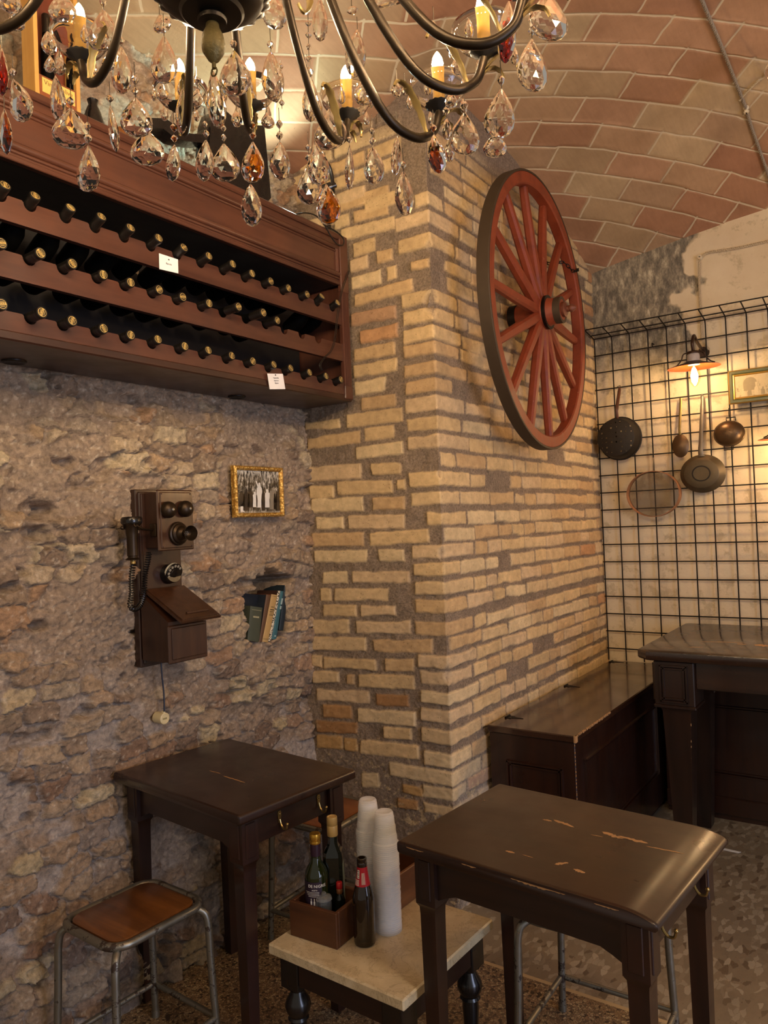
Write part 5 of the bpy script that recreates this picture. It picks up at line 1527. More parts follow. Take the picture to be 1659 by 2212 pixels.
mm = gl.n('ShaderNodeMixShader'); mm.inputs[0].default_value = .06; gl.l(tr1.outputs[0], mm.inputs[1]); gl.l(gg.outputs[0], mm.inputs[2]); gl.l(mm.outputs[0], gl.t.nodes['Material Output'].inputs['Surface'])
PGLASS = gl.m
b.build('glazing', PGLASS, pf)

# ================================================================== BOOKS IN THE WALL HOLE
BX = XW-.012
z4 = lambda a, c: onx(510+a/9.217, 1200+c/9.217, BX)
def book(label, tl, tr, br, bl, col, title=None, bands=(), depth=.115, cover=None, xo=0.0, pat=None):
    Q = [z4(*p) for p in (tl, tr, br, bl)]
    for q in Q: q.x += xo
    t = thing('book', label, 'book', Q[3], 0, 'books in the hole in the wall')
    m_ = pat or plain('book_cloth', col, .65, var=.12, scale=80)
    cm = plain('book_cover', cover, .7, var=.1) if cover else m_
    bk = Vector((-depth, 0, 0)); th = .0022
    y = (Q[1]-Q[0]).normalized()
    b = MB(); e = Vector((.002, 0, 0)); md = (Q[0]+Q[1])/2; ml = (Q[2]+Q[3])/2
    # rounded spine
    n = 6; r0 = []; r1 = []
    for i in range(n+1):
        a = math.pi*i/n; k = (1-math.cos(a))/2; ex = Vector((.004*math.sin(a), 0, 0))
        r0.append(tuple(Q[3].lerp(Q[2], k)+ex)); r1.append(tuple(Q[0].lerp(Q[1], k)+ex))
    r0 += [tuple(Q[2]+Vector((-.003, 0, 0))), tuple(Q[3]+Vector((-.003, 0, 0)))]; r1 += [tuple(Q[1]+Vector((-.003, 0, 0))), tuple(Q[0]+Vector((-.003, 0, 0)))]
    b.ring([r0, r1]); spn = b.build('spine', m_, t)
    for (c0, c1, s_) in ((Q[3], Q[0], 1), (Q[2], Q[1], -1)):
        b = MB(); o_ = y*th*s_
        b.hexa([tuple(p) for p in (c0, c0+bk, c0+bk+o_, c0+o_, c1, c1+bk, c1+bk+o_, c1+o_)]); b.build('cover', cm, t)
    up_ = (Q[0]-Q[3]).normalized()
    b = MB(); i0, i1, i2, i3 = Q[3]+y*th+up_*.003, Q[2]-y*th+up_*.003, Q[1]-y*th-up_*.003, Q[0]+y*th-up_*.003
    s1_ = Vector((-.002, 0, 0)); s2_ = bk+Vector((.003, 0, 0))
    b.hexa([tuple(p) for p in (i0+s2_, i0+s1_, i1+s1_, i1+s2_, i3+s2_, i3+s1_, i2+s1_, i2+s2_)]); b.build('page_block', plain('old_pages', '#a5926a', .9), t)
    b = MB(); W_ = (Q[2]-Q[3]).length; H_ = (Q[0]-Q[3]).length
    for (v0, wd, hh) in bands:
        p = Q[3].lerp(Q[0], v0)+y*W_*(.5-wd/2)+Vector((.0041, 0, 0)); q = p+y*W_*wd
        b.hexa([tuple(k) for k in (p, q, q+up_*hh, p+up_*hh)]+[tuple(k+Vector((.0006, 0, 0))) for k in (p, q, q+up_*hh, p+up_*hh)])
    if bands: b.build('lettering', title or BLACK_INK, spn)
    return t
GILT = plain('gilt_ink', '#b9b08a', .5)
book('thick grey-green book at the left of the wall hole', (285, 1005), (525, 1040), (458, 1728), (225, 1690), '#464a3a', GILT, ((.68, .5, .003), (.71, .5, .002), (.9, .8, .001)), .11)
book('tall navy book standing behind the grey-green one', (205, 740), (600, 790), (520, 1400), (150, 1380), '#151a24', None, (), .10, xo=-.045)
book('thin brown leather book leaning beside the tan one', (600, 778), (700, 792), (510, 1728), (455, 1722), '#5e4129', None, (), .12, cover='#1b222e')
book('tan cloth book with printed spine in the wall hole', (702, 770), (828, 790), (632, 1732), (510, 1716), '#b5935c', BLACK_INK, ((.56, .6, .002), (.60, .5, .001), (.63, .6, .002), (.67, .6, .003), (.73, .5, .002), (.96, .8, .001), (.06, .9, .001)), .12, cover='#6a3c22')
tq = NT('mottled_cloth'); vv = tq.n('ShaderNodeTexVoronoi'); vv.inputs['Scale'].default_value = 150; tq.l(tq.coord(), vv.inputs['Vector'])
tq.set(Base_Color=tq.ramp(vv.outputs['Distance'], [(.42, '#2a2420'), (.5, '#d9cdb4')]), Roughness=.7)
book('thin book with mottled black and cream spine in the wall hole', (832, 705), (880, 700), (690, 1690), (640, 1704), '#888888', None, (), .12, cover='#3a1f14', pat=tq.m)
book('slim teal book in the wall hole', (884, 706), (942, 712), (800, 1676), (700, 1662), '#36626a', plain('pale_ink', '#9fb3b0', .5), ((.05, .28, .006), (.62, .3, .014), (.72, .3, .016), (.80, .3, .010)), .115)
book('tall dark blue book at the right of the wall hole', (962, 590), (1066, 602), (935, 1498), (850, 1482), '#16232b', GILT, ((.80, .9, .001), (.83, .9, .001)), .12)

# ================================================================== CART WHEEL ON THE PILLAR
WC = Vector((-1.33, 3.258, 2.461)); WRAD = .622; phi, psi = -.053, .004
wa = Vector((math.sin(phi), math.cos(phi), 0)); wn = wa.cross(Vector((0, 0, 1))); wb = Vector((0, 0, 1))*math.cos(psi)+wn*math.sin(psi); wn = wa.cross(wb)
MW = axes(WC, wa, wb, wn)
wh = thing('cart_wheel', 'large red wooden cart wheel hanging on the brick pillar', 'wheel', WC)
def redmat():
    t = NT('worn_red_paint'); v = t.coord()
    n = t.noise(v, 9, 6, .65); n2 = t.noise(v, 45, 5, .7)
    c = t.ramp(n, [(.3, '#6a260e'), (.55, '#833516'), (.75, '#702b11')])
    c = t.mix(t.vramp(n2, .67, .72, 0, .7), c, '#c48a6c')
    t.set(Base_Color=c, Roughness=t.vramp(n, .3, .7, .5, .7)); t.bump(n2, .2, .002); return t.m
RED = redmat()
IRON = plain('rusty_iron_tyre', '#463829', .65, .45, .3, 40, .15)
def ring_lathe(b, prof, n, M):   # closed profile loop revolved
    rs = [[(r*math.cos(2*math.pi*j/n), r*math.sin(2*math.pi*j/n), z) for (r, z) in prof] for j in range(n)]
    b.ring(rs, closed_u=True, caps=False, M=M, loop=True)
ri = WRAD-.062
b = MB(); ring_lathe(b, [(ri, -.006), (ri+.006, 0), (WRAD-.012, 0), (WRAD-.010, -.002), (WRAD-.010, -.050), (ri+.006, -.052), (ri, -.046)], 84, MW); b.build('rim', RED, wh, 30)
b = MB(); ring_lathe(b, [(WRAD-.010, .001), (WRAD-.002, .001), (WRAD, -.002), (WRAD, -.050), (WRAD-.002, -.052), (WRAD-.010, -.052)], 84, MW); b.build('iron_tyre', IRON, wh, 30)
for k in range(14):
    an = R(178-360/14*k); ca_, sa_ = math.cos(an), math.sin(an)
    d = Vector((ca_, sa_, 0)); e = Vector((-sa_, ca_, 0)); n = Vector((0, 0, 1))
    b = MB(); rr = []
    for (r_, w_, h_, zc) in ((.055, .023, .020, -.016), (.12, .024, .021, -.020), (.30, .022, .019, -.028), (.50, .019, .017, -.036), (ri+.004, .017, .016, -.038)):
        c_ = d*r_+n*zc
        rr.append([tuple(c_+e*x_*w_+n*y_*h_) for x_, y_ in ((-1, -.5), (-.6, -1), (.6, -1), (1, -.5), (1, .5), (.6, 1), (-.6, 1), (-1, .5))])
    b.ring(rr, M=MW); b.build('spoke', RED, wh, 30)
b = MB(); b.lathe([(.048, -.165), (.052, -.160), (.056, -.10), (.066, -.06), (.074, -.040), (.076, 0), (.072, .012), (.060, .030), (.056, .080), (.050, .085)], 32, MW); hub = b.build('hub', RED, wh, 30)
for (z0_, z1_, r_) in ((-.160, -.125, .0575), (.010, .024, .076), (.055, .086, .0585)):
    b = MB(); ring_lathe(b, [(r_-.012, z0_), (r_, z0_), (r_+.001, z1_), (r_-.012, z1_)], 32, MW); b.build('hub_band', DARKMETAL if z0_ != .055 else IRON, hub, 30)
b = MB(); b.lathe([(.030, .08), (.034, .088), (.034, .098), (.024, .104), (.014, .106), (.014, .118), (.018, .122), (.018, .130), (.010, .142), (.006, .146)], 20, MW); b.build('axle_cap', plain('rust_red_cap', '#6a3a28', .5, .3, .25), hub, 30)
# chain that holds the wheel
def chain(b, pts, pitch, r, wr):
    L_ = [0]
    for i in range(1, len(pts)): L_.append(L_[-1]+(pts[i]-pts[i-1]).length)
    n = max(2, int(L_[-1]/pitch)); j = 0
    for i in range(n+1):
        s_ = L_[-1]*i/n
        while j < len(L_)-2 and L_[j+1] < s_: j += 1
        t_ = (s_-L_[j])/max(1e-9, L_[j+1]-L_[j]); p = pts[j].lerp(pts[j+1], t_); d = (pts[j+1]-pts[j]).normalized()
        u = d.orthogonal().normalized(); 
        if i % 2: u = d.cross(u)
        b.tube([p+d*pitch*.72*math.cos(R(a))+u*r*math.sin(R(a)) for a in range(0, 360, 36)], wr, 6, closed=True)
pA = MW @ Vector((.36, .335, -.02)); pW = Vector((XS+.012, pA.y-.10, pA.z+.10))
b = MB(); chain(b, catmull([pW, (pW+pA)/2+Vector((0, 0, -.05)), pA, MW @ Vector((.42, .30, .012)), MW @ Vector((.50, .33, .012)), MW @ Vector((.545, .33, -.02))], 6), .020, .007, .0022)
b.cyl(tuple(pW-Vector((.03, 0, 0))), tuple(pW+Vector((.012, 0, 0))), .005, .005, 8)
tag(b.build('chain', DARKMETAL), 'dark iron chain holding the red wheel to the pillar', 'chain')

# ================================================================== WIRE GRID AND WHAT HANGS ON IT
YG = 4.43
WIRE = plain('black_wire', '#16110f', .5, .5, .2)
wg = thing('wire_grid', 'black welded wire grid covering the back wall, its top bent forward', 'wire grid', (-.6, YG, 1.6))
xs_ = [-1.503+.1035*k for k in range(18)]
zs_ = [2.577-.1018*k for k in range(19)]
x1g = xs_[-1]+.02
for x in xs_:
    b = MB(); b.tube([(x, YG, ZBN+.003), (x, YG, 2.555), (x, YG-.004, 2.572), (x, YG-.012, 2.578), (x, YG-.155, 2.602)], .0036, 6); b.build('wire', WIRE, wg, 50)
for z in zs_:
    b = MB(); b.cyl((xs_[0]-.004, YG-.0078, z), (x1g, YG-.0078, z), .0036, .0036, 6); b.build('wire', WIRE, wg, 50)
for (dy, z) in ((.050, 2.590), (.150, 2.606)):
    b = MB(); b.cyl((xs_[0]-.004, YG-dy, z), (x1g, YG-dy, z), .0036, .0036, 6); b.build('wire', WIRE, wg, 50)
for (px, py) in ((1410, 746),):
    q = ony(px, py, YG); b = MB(); b.tube([(q.x, YB+.005, q.z+.01), (q.x, YG-.012, q.z+.01), (q.x, YG-.014, q.z-.012), (q.x+.012, YG-.012, q.z-.012)], .003, 6); b.build('wall_clip', DARKMETAL, wg)

YH = YG-.028
z6 = lambda a, c, Y=YH: ony(1260+a/4.095, 620+c/4.095, Y)
MY = lambda p: axes(p, (1, 0, 0), (0, 0, 1), (0, -1, 0))       # x right, y up, z towards the room
PANB = plain('blackened_iron', '#1f1a16', .55, .4, .3, 30, .1)
PANO = plain('old_tin', '#554a38', .5, .55, .35, 22, .1)
COPPER = plain('tarnished_copper', '#57432f', .38, .7, .3, 18)
# perforated frying pan
def dotmat():
    t = NT('perforated_iron'); v = t.coord()
    w = t.n('ShaderNodeTexVoronoi', voronoi_dimensions='3D'); w.inputs['Scale'].default_value = 36; w.inputs['Randomness'].default_value = .25
    mp = t.coord((1, .0, 1)); t.l(mp, w.inputs['Vector'])
    n = t.noise(v, 30, 5)
    t.set(Base_Color=t.mix(n, '#15110f', '#2f2822'), Roughness=.55, Metallic=.35)
    tr = t.n('ShaderNodeBsdfTransparent'); mx = t.n('ShaderNodeMixShader')
    t.l(t.math('LESS_THAN', w.outputs['Distance'], .19), mx.inputs[0]); t.l(t.b.outputs[0], mx.inputs[1]); t.l(tr.outputs[0], mx.inputs[2])
    t.l(mx.outputs[0], t.t.nodes['Material Output'].inputs['Surface']); return t.m
c0_ = z6(300, 1335, YH-.055); sk_ = thing('skimmer_pan', 'black perforated frying pan with brown handle hanging beside the brick pillar', 'pan', c0_)
M = MY(c0_); r_ = .121
b = MB(); b.lathe([(.004, .030), (r_*.84, .030), (r_*.88, .028)], 40, M); b.build('perforated_base', dotmat(), sk_)
b = MB(); b.lathe([(r_*.88, .0282), (r_*.90, .024), (r_, -.050), (r_+.006, -.052), (r_+.006, -.054), (r_-.002, -.053), (r_*.88, .022)], 40, M, caps=False); b.build('pan_wall', PANB, sk_)
h1 = z6(320, 890, YG-.010); b = MB(); b.tube(catmull([c0_+Vector((.002, .015, r_*.92)), c0_+Vector((.004, .006, r_+.05)), h1+Vector((0, -.006, -.02)), h1], 5), [.008]*5+[.010]*6+[.008]*5, 8); b.build('handle', wood('handle_wood', '#3b2117', '#5e3826', 2, 6), sk_)
b = MB(); b.tube([h1+Vector((0, 0, -.004)), h1+Vector((.004, .004, .012)), h1+Vector((-.014, .003, .008))], .0022, 6); b.build('hanging_wire', WIRE, sk_)
# ladle-like spoon
q = z6(860, 1405, YH-.01); sn = thing('serving_spoon', 'large tarnished metal spoon hanging left of the long-handled pan', 'spoon', q)
b = MB(); rs = []
for i in range(9):
    f_ = i/8
    rs.append([(.045*f_*math.cos(a)*1.0, .065*f_*math.sin(a), -.014*(f_**2)+.014) for a in [2*math.pi*j/24 for j in range(24)]])
rs[0] = [(x*1+.0005*math.cos(j), y+.0005*math.sin(j), z) for j, (x, y, z) in enumerate(rs[0])]
b.ring(rs, M=MY(q), caps=False); b.ring([[(x*1.0, y, z-.0014) for x, y, z in r] for r in rs], M=MY(q), caps=False); b.build('bowl', COPPER, sn, 60)
h1 = z6(861, 982, YG-.012); b = MB(); b.tube(catmull([q+Vector((0, .002, .058)), q+Vector((0, .0, .10)), h1+Vector((0, -.004, -.03)), h1], 6), [.0024]*19, 8, sx=3.2); b.build('handle', plain('old_brass_handle', '#7d6a3f', .4, .7, .3, 30), sn)
# long-handled frying pan, bottom outwards
q = z6(1050, 1650, YH-.02); fp = thing('frying_pan', 'old tin frying pan hanging upside down by its long flat handle', 'pan', q)
r_ = .110; M = MY(q) @ Matrix.Diagonal((1.05, .93, 1, 1))
b = MB(); b.lathe([(.02, .020), (r_*.40, .0205), (r_*.41, .0195), (r_*.76, .020), (r_*.80, .017), (r_, -.018), (r_+.003, -.020), (r_-.002, -.021), (r_*.78, .013)], 44, M); b.build('pan_body', PANO, fp, 40)
b = MB(); b.lathe([(r_*.36, .0213), (r_*.40, .0218), (r_*.42, .0212), (r_*.38, .0208)], 40, M, caps=False); b.build('base_ring', PANB, fp, 40)
h1 = z6(1050, 960, YG-.012); b = MB(); b.tube(catmull([q+Vector((0, -.002, r_*.86)), q+Vector((0, -.004, r_+.03)), h1+Vector((0, -.006, -.06)), h1], 6), [.0052]*2+[.0036]*5+[.0030]*6+[.0024]*6, 8, sx=3.6); b.sphere(tuple(h1), .006, 8, 6); b.build('handle', plain('grey_steel_handle', '#6d6459', .42, .7, .25, 30), fp)
# small double strainer with bracket ears
q = z6(1290, 1297, YH-.012); st_ = thing('strainer', 'small round tarnished strainer hanging below the green picture frame', 'strainer', q)
M = MY(q) @ Matrix.Diagonal((1, .88, 1, 1)); r_ = .076
b = MB(); b.lathe([(r_, -.004), (r_+.003, -.002), (r_+.003, .004)]+[(r_*math.cos(R(k*10)), .006+.044*math.sin(R(k*10))) for k in range(0, 9)]+[(.002, .050)], 40, M); b.build('bowl', COPPER, st_, 40)
b = MB()
for k in range(14):
    a = k*2.4; rr = .010+.0026*k; z_ = .006+.044*math.sqrt(max(0, 1-(rr/r_)**2)); b.sphere(tuple(M @ Vector((rr*math.cos(a), rr*math.sin(a), z_))), .0020, 6, 4)
b.build('hole', BLACK_INK, st_)
for (s_, x0) in ((1, .012), (-1, -.006)):
    zz = s_*r_*.86; b = MB(); b.tube([q+Vector((x0-.022, .0, zz)), q+Vector((x0-.023, .0, zz+s_*.020)), q+Vector((x0+.023, .0, zz+s_*.020)), q+Vector((x0+.022, .0, zz))], .0032, 6); b.build('ear', DARKMETAL, st_)
b = MB(); h1 = z6(1293, 1080, YG-.010); b.tube([q+Vector((.006, .0, r_*.86+.019)), h1+Vector((0, -.006, -.02)), h1+Vector((.003, -.008, .004)), h1+Vector((-.004, .002, .006)), h1+Vector((-.006, .002, -.02)), q+Vector((.002, .002, r_*.86+.026))], .0018, 6); b.build('hanging_wire', WIRE, st_)
# wooden hoop sieve
q = z6(623, 1830, YH-.028); sv = thing('sieve', 'round wooden hoop sieve with fine wire mesh hanging on the grid', 'sieve', q)
r_ = .139; M = MY(q) @ Matrix.Diagonal((1.05, .93, 1, 1))
b = MB(); ring_lathe(b, [(r_-.004, -.026), (r_, -.026), (r_, .026), (r_-.004, .026)], 56, M); b.build('hoop', wood('sieve_hoop', '#7a4f33', '#a87650', 0, 5, .5), sv)
t = NT('fine_mesh'); tr = t.n('ShaderNodeBsdfTransparent'); mx = t.n('ShaderNodeMixShader'); mx.inputs[0].default_value = .55
t.set(Base_Color='#57493a', Roughness=.6, Metallic=.4); t.l(t.b.outputs[0], mx.inputs[1]); t.l(tr.outputs[0], mx.inputs[2]); t.l(mx.outputs[0], t.t.nodes['Material Output'].inputs['Surface'])
b = MB(); b.lathe([(.002, -.010), (r_-.004, -.010)], 48, M, caps=False); b.build('screen', t.m, sv)
b = MB(); h1 = z6(600, 1480, YG-.006); b.tube([h1+Vector((-.01, -.008, 0)), h1+Vector((.0, .006, .006)), h1+Vector((.006, -.006, -.012)), q+Vector((-.002, .0, r_*.93-.003)), q+Vector((.004, -.006, r_*.93-.003)), h1+Vector((.012, -.004, -.02))], .0016, 6); b.build('hanging_wire', plain('steel_wire', '#8a8276', .4, .8), sv)

# framed print at the right edge
YP2 = YG-.030
TL, BL = z6(1272, 750, YP2), z6(1300, 1040, YP2)
x0 = (TL.x+BL.x)/2; z1_, z0_ = TL.z, BL.z; x1 = x0+.40
fp2 = thing('framed_print', 'old engraving of people at an inn in a green and gold frame', 'picture', (x0+.2, YP2, (z0_+z1_)/2))
NY = Vector((0, -1, 0)); Q = [Vector((x0, YP2, z1_)), Vector((x1, YP2, z1_)), Vector((x1, YP2, z0_)), Vector((x0, YP2, z0_))]
FGRN = plain('green_frame', '#4a4c2c', .35, .1, .2, 30, coat=.4); FGLD = plain('gold_slip', '#b38a3e', .35, .6, .15)
frame('frame', fp2, Q, NY, .030, [(0, -.010), (0, .004), (.2, .008), (.6, .008), (.9, .002), (1, .0), (1, -.010)], FGRN)
Q2 = [Vector((p.x+(.024 if i in (0, 3) else -.024), p.y-.003, p.z+(-.024 if i < 2 else .024))) for i, p in enumerate(Q)]
frame('gold_slip', fp2, Q2, NY, .009, [(0, -.004), (0, .004), (.5, .005), (1, .0), (1, -.004)], FGLD)
frame('gold_slip', fp2, Q, NY, .005, [(0, -.002), (0, .0045), (1, .008), (1, -.002)], FGLD)
t = NT('engraving'); v = t.coord((38, 1, 38)); n = t.noise(v, 1.3, 6, .75); 
sx = t.n('ShaderNodeSeparateXYZ'); t.l(t.coord(), sx.inputs[0]); lo = t.vramp(sx.outputs['Z'], -.008, .01, 1, .25)
t.set(Base_Color=t.mix(t.math('MULTIPLY', lo, t.vramp(n, .52, .66)), '#cbb68c', '#5d5038'), Roughness=.6)
b = MB(); b.box(x0+.031, x1-.031, YP2-.002, YP2+.002, z0_+.031, z1_-.031); pr = b.build('print', t.m, fp2)
ENG = plain('engraving_ink', '#a08e69', .7, var=.2); EN2 = plain('engraving_light', '#d4c196', .7, var=.1)
MP = axes((0, YP2-.002, 0), (1, 0, 0), (0, 0, 1), (0, -1, 0))
w_, h_ = x1-x0, z1_-z0_
b = MB(); cx, cz = x0+.105, z0_+h_*.58
b.prism([(cx-.032, z0_+h_*.36), (cx+.034, z0_+h_*.36)]+[(cx+.033*math.cos(R(a)), cz+.030*math.sin(R(a))) for a in range(0, 181, 15)], 0, .0003, MP); b.build('archway', ENG, pr)
for k in range(9):
    xx = x0+.07+k*.032; hh = h_*(.22+.08*((k*7) % 3)); b = MB()
    b.prism([(xx-.010, z0_+.036), (xx+.010, z0_+.036), (xx+.008, z0_+.036+hh*.6), (xx+.003, z0_+.036+hh*.7), (xx+.004, z0_+.036+hh), (xx-.004, z0_+.036+hh), (xx-.003, z0_+.036+hh*.7), (xx-.009, z0_+.036+hh*.55)], 0, .0005, MP); b.build('figure', (EN2, ENG)[k % 2], pr)
b = MB(); b.box(x0+.030, x1-.030, YP2-.0046, YP2-.004, z0_+.030, z1_-.030); b.build('glazing', PGLASS, fp2)

# ---- enamel wall lamps with bare filament bulbs
SHADE = plain('orange_enamel', '#96380f', .5, 0, .1); SHTOP = plain('brown_iron_shade', '#3a2c26', .45, .5, .2)
PORC = plain('porcelain', '#a59a96', .3, var=.08); BRN = plain('brown_lamp_metal', '#3c2a20', .4, .6, .2)
BULBW = emit('glowing_bulb', '#ffdba8', 170); BULBG = emit('bulb_glow_soft', '#ffbe68', 26)
def wall_lamp(label, c):
    """c: middle of the shade rim"""
    t = thing('wall_lamp', label, 'lamp', c, 0, None)
    M = Matrix.Rotation(R(2), 4, 'X')
    b = MB(); b.lathe([(.036, .030), (.045, .026), (.090, .012), (.128, .001), (.131, -.002)], 44, M, caps=False); b.build('shade_top', SHTOP, t, 60, LOCAL)
    b = MB(); b.lathe([(.034, .027), (.045, .0235), (.090, .0095), (.128, -.0015), (.131, -.002)], 44, M, caps=False); b.build('shade_lining', SHADE, t, 60, LOCAL)
    b = MB(); b.lathe([(.030, .012), (.032, .030), (.031, .062), (.026, .074), (.012, .080)], 26, M); b.build('porcelain_holder', PORC, t, 40, LOCAL)
    b = MB(); b.lathe([(.0325, .069), (.034, .074), (.030, .082), (.014, .086)], 24, M); b.tube(catmull([(0, 0, .082), (0, -.012, .128), (0, .035, .172), (0, .10, .150), (0, YB-c.y, .120)], 8), .0085, 10)
    b.cyl((0, YB-c.y-.012, .12), (0, YB-c.y+.01, .12), .030, .030, 20); b.build('gooseneck', BRN, t, 50, LOCAL)
    for s_ in (-1, 1):
        b = MB(); b.tube(catmull([(s_*.028, 0, .079), (s_*.050, 0, .074), (s_*.062, 0, .045), (s_*.082, 0, .022), (s_*.104, 0, .012)], 6), .0034, 8); b.build('bracket', BRN, t, 50, LOCAL)
    b = MB(); b.lathe([(.013, .012), (.018, .0), (.029, -.030), (.031, -.052), (.026, -.078), (.012, -.098), (.004, -.104)], 20, M)
    gb = b.build('bulb_glass', BULBGL, t, 60, LOCAL)
    b = MB(); b.lathe([(.004, -.006), (.012, -.018), (.0185, -.045), (.014, -.076), (.004, -.086)], 14, M); b.build('filament', BULBW, t, 60, LOCAL)
    return t
gl = NT('clear_bulb_glass'); tr1 = gl.n('ShaderNodeBsdfTransparent'); gg = gl.n('ShaderNodeBsdfGlossy'); gg.inputs['Roughness'].default_value = .05
mm = gl.n('ShaderNodeMixShader'); mm.inputs[0].default_value = .10; tr1.inputs[0].default_value = (1, .93, .8, 1); gl.l(tr1.outputs[0], mm.inputs[1]); gl.l(gg.outputs[0], mm.inputs[2]); gl.l(mm.outputs[0], gl.t.nodes['Material Output'].inputs['Surface'])
BULBGL = gl.m
YL = 4.20
c1 = ony(1499, 793, YL)
l1 = wall_lamp('enamel wall lamp with glowing filament bulb above the hanging pans', c1)
c2 = ony(1700, 946, YL)
l2 = wall_lamp('second wall lamp, only the tip of its orange shade showing at the right', c2)
# twisted cord with porcelain knobs on the back wall
CORD = plain('twisted_cord', '#b8a688', .7, var=.2, scale=200)
def twisted(pts, r, label, name='twisted_cord', mat=CORD, pitch=.02):
    b = MB(); L_ = [0]
    for i in range(1, len(pts)): L_.append(L_[-1]+(pts[i]-pts[i-1]).length)
    n = max(8, int(L_[-1]/pitch*5))
    for ph_ in (0, math.pi):
        out = []; j = 0
        for i in range(n+1):
            s_ = L_[-1]*i/n
            while j < len(L_)-2 and L_[j+1] < s_: j += 1
            t_ = (s_-L_[j])/max(1e-9, L_[j+1]-L_[j]); p = pts[j].lerp(pts[j+1], t_); d = (pts[j+1]-pts[j]).normalized()
            u = d.cross(Vector((.3, 1, .2))).normalized(); v = d.cross(u)
            a = ph_+2*math.pi*s_/pitch; out.append(p+(u*math.cos(a)+v*math.sin(a))*r)
        b.tube(out, r*1.02, 5)
    return tag(b.build(name, mat, None, 60), label, 'cord')
YC = YB-.016
kn = ony(1512, 556, YC)
path = catmull([ony(x_, y_, YC) for x_, y_ in ((1720, 508), (1659, 521), (1590, 536), (1532, 545))]+[kn+Vector((.02, 0, .008)), kn+Vector((0, -.012, -.004))], 8)
twisted(path, .0038, 'twisted cord running along the back wall to the porcelain knob')
path = catmull([kn+Vector((0, -.012, -.012)), ony(1511, 620, YC), ony(1515, 690, YC), ony(1518, 735, YC), Vector((c1.x+.030, YB-.012, c1.z+.130))], 8)
twisted(path, .0038, 'twisted cord dropping from the porcelain knob to the wall lamp')
def knob(name, label, p, n):
    t = thing(name, label, 'insulator', p); n = Vector(n).normalized(); u = n.orthogonal().normalized(); M = axes(p, u, n.cross(u), n)
    b = MB(); b.lathe([(.012, -.016), (.013, -.008), (.009, -.002), (.009, .002), (.0125, .007), (.011, .012), (.004, .013)], 16, M); b.build('knob_body', plain('white_porcelain', '#cfc2a8', .3), t)
    b = MB(); b.sphere(tuple(Vector(p)+n*.014), .0035, 8, 6); b.build('screw', DARKMETAL, t)
knob('porcelain_knob', 'porcelain knob on the back wall where the cord turns down', kn, (0, -1, 0))
# cord over the vault
def onceil(px, py, off=.02):
    d = ray(px, py); lo, hi = .4, 9.0
    best = None
    for i in range(900):
        t_ = .4+i*.008; P_ = CAMP+d*t_
        if P_[2] > float(ceil_z(np.array(P_[0]), np.array(P_[1])))-off: return Vector(P_)
    return Vector(CAMP+d*6)
GREYC = plain('grey_cord', '#8d8274', .75, var=.2, scale=150)
k2 = onceil(1612, 238)
path = catmull([onceil(x_, y_) for x_, y_ in ((1490, -70), (1520, 10), (1556, 95), (1590, 180), (1612, 236))], 10)
twisted(path, .0042, 'grey cord crossing the vault from the top edge to the ceiling knob', 'ceiling_cord', GREYC, .026)
path = catmull([k2, onceil(1625, 280), onceil(1648, 345), onceil(1670, 410), onceil(1690, 470)], 10)
twisted(path, .0042, 'grey cord running on from the ceiling knob towards the back wall', 'ceiling_cord', GREYC, .026)
knob('porcelain_knob', 'porcelain knob on the vault where the cords meet', k2, (0, 0, -1))
pb = onceil(1610, 205)
gl_c = atd(1676, 152, 2.9)
path = catmull([onceil(1597, 218), onceil(1607, 205), onceil(1634, 178), onceil(1655, 160), gl_c+Vector((0, 0, .06))], 8)
twisted(path, .0030, 'thin pale cord slanting from the vault to the globe lamp', 'lamp_cord', CORD, .02)
gl_ = thing('globe_lamp', 'clear glass globe lamp cut by the right edge of the picture', 'lamp', gl_c)
b = MB(); b.sphere(tuple(gl_c), .040, 22, 14); b.build('glass_globe', glass('globe_glass', '#f4efe4'), gl_, 60)
b = MB(); b.lathe([(.018, .032), (.020, .05), (.010, .065)], 16, T(*gl_c)); b.build('cap', DARKMETAL, gl_)
b = MB(); b.lathe([(.012, -.16), (.014, -.05), (.016, -.036)], 14, T(*gl_c)); b.build('stem', plain('dark_red_stem', '#2a1210', .4), gl_)
# ================================================================== CHANDELIER
BRZ = plain('chandelier_bronze', '#2b2115', .38, .75, .25, 30)
BRZD = plain('chandelier_dark_bronze', '#2c241a', .42, .7, .25, 30)
LEAFG = plain('gilt_leaf', '#8c774a', .42, .75, .2, 40)
CANDLE = plain('candle_sleeve', '#d9a850', .45, var=.1)
CUPD = plain('dark_drip_cup', '#100c0a', .5, .3)
def crystal(name, color, ior=1.52):
    t = NT(name); t.set(Base_Color=color, Roughness=.0, IOR=ior)
    t.b.inputs['Transmission Weight'].default_value = 1.0
    return t.m
CLEAR = crystal('clear_crystal', '#ffffff', 1.33); AMBER = crystal('amber_crystal', '#e08a1e'); DAMBER = crystal('dark_amber_crystal', '#b0521a'); RUBY = crystal('red_crystal', '#a8281c')
DISH = crystal('glass_dish', '#ffffff', 1.42)
FLAME = emit('candle_bulb_light', '#ffe0b2', 700)
AX = onz(462, 136, 2.20); ax, ay = AX.x, AX.y
ch = thing('chandelier', 'large bronze chandelier with candle bulbs and hanging glass drops', 'chandelier', (ax, ay, 2.20))
b = MB(); b.lathe([(.003, -.008), (.003, .0), (.008, .004), (.0155, .016), (.0175, .026), (.015, .040), (.010, .050), (.009, .058)], 20, T(ax, ay, 2.20)); b.tube([Vector((ax+.006*math.cos(R(a)), ay, 2.187+.006*math.sin(R(a)))) for a in range(0, 360, 45)], .0013, 6, closed=True); b.build('finial', plain('pine_cone_finial', '#6a5a30', .5, .5, .3, 220, .5), ch)
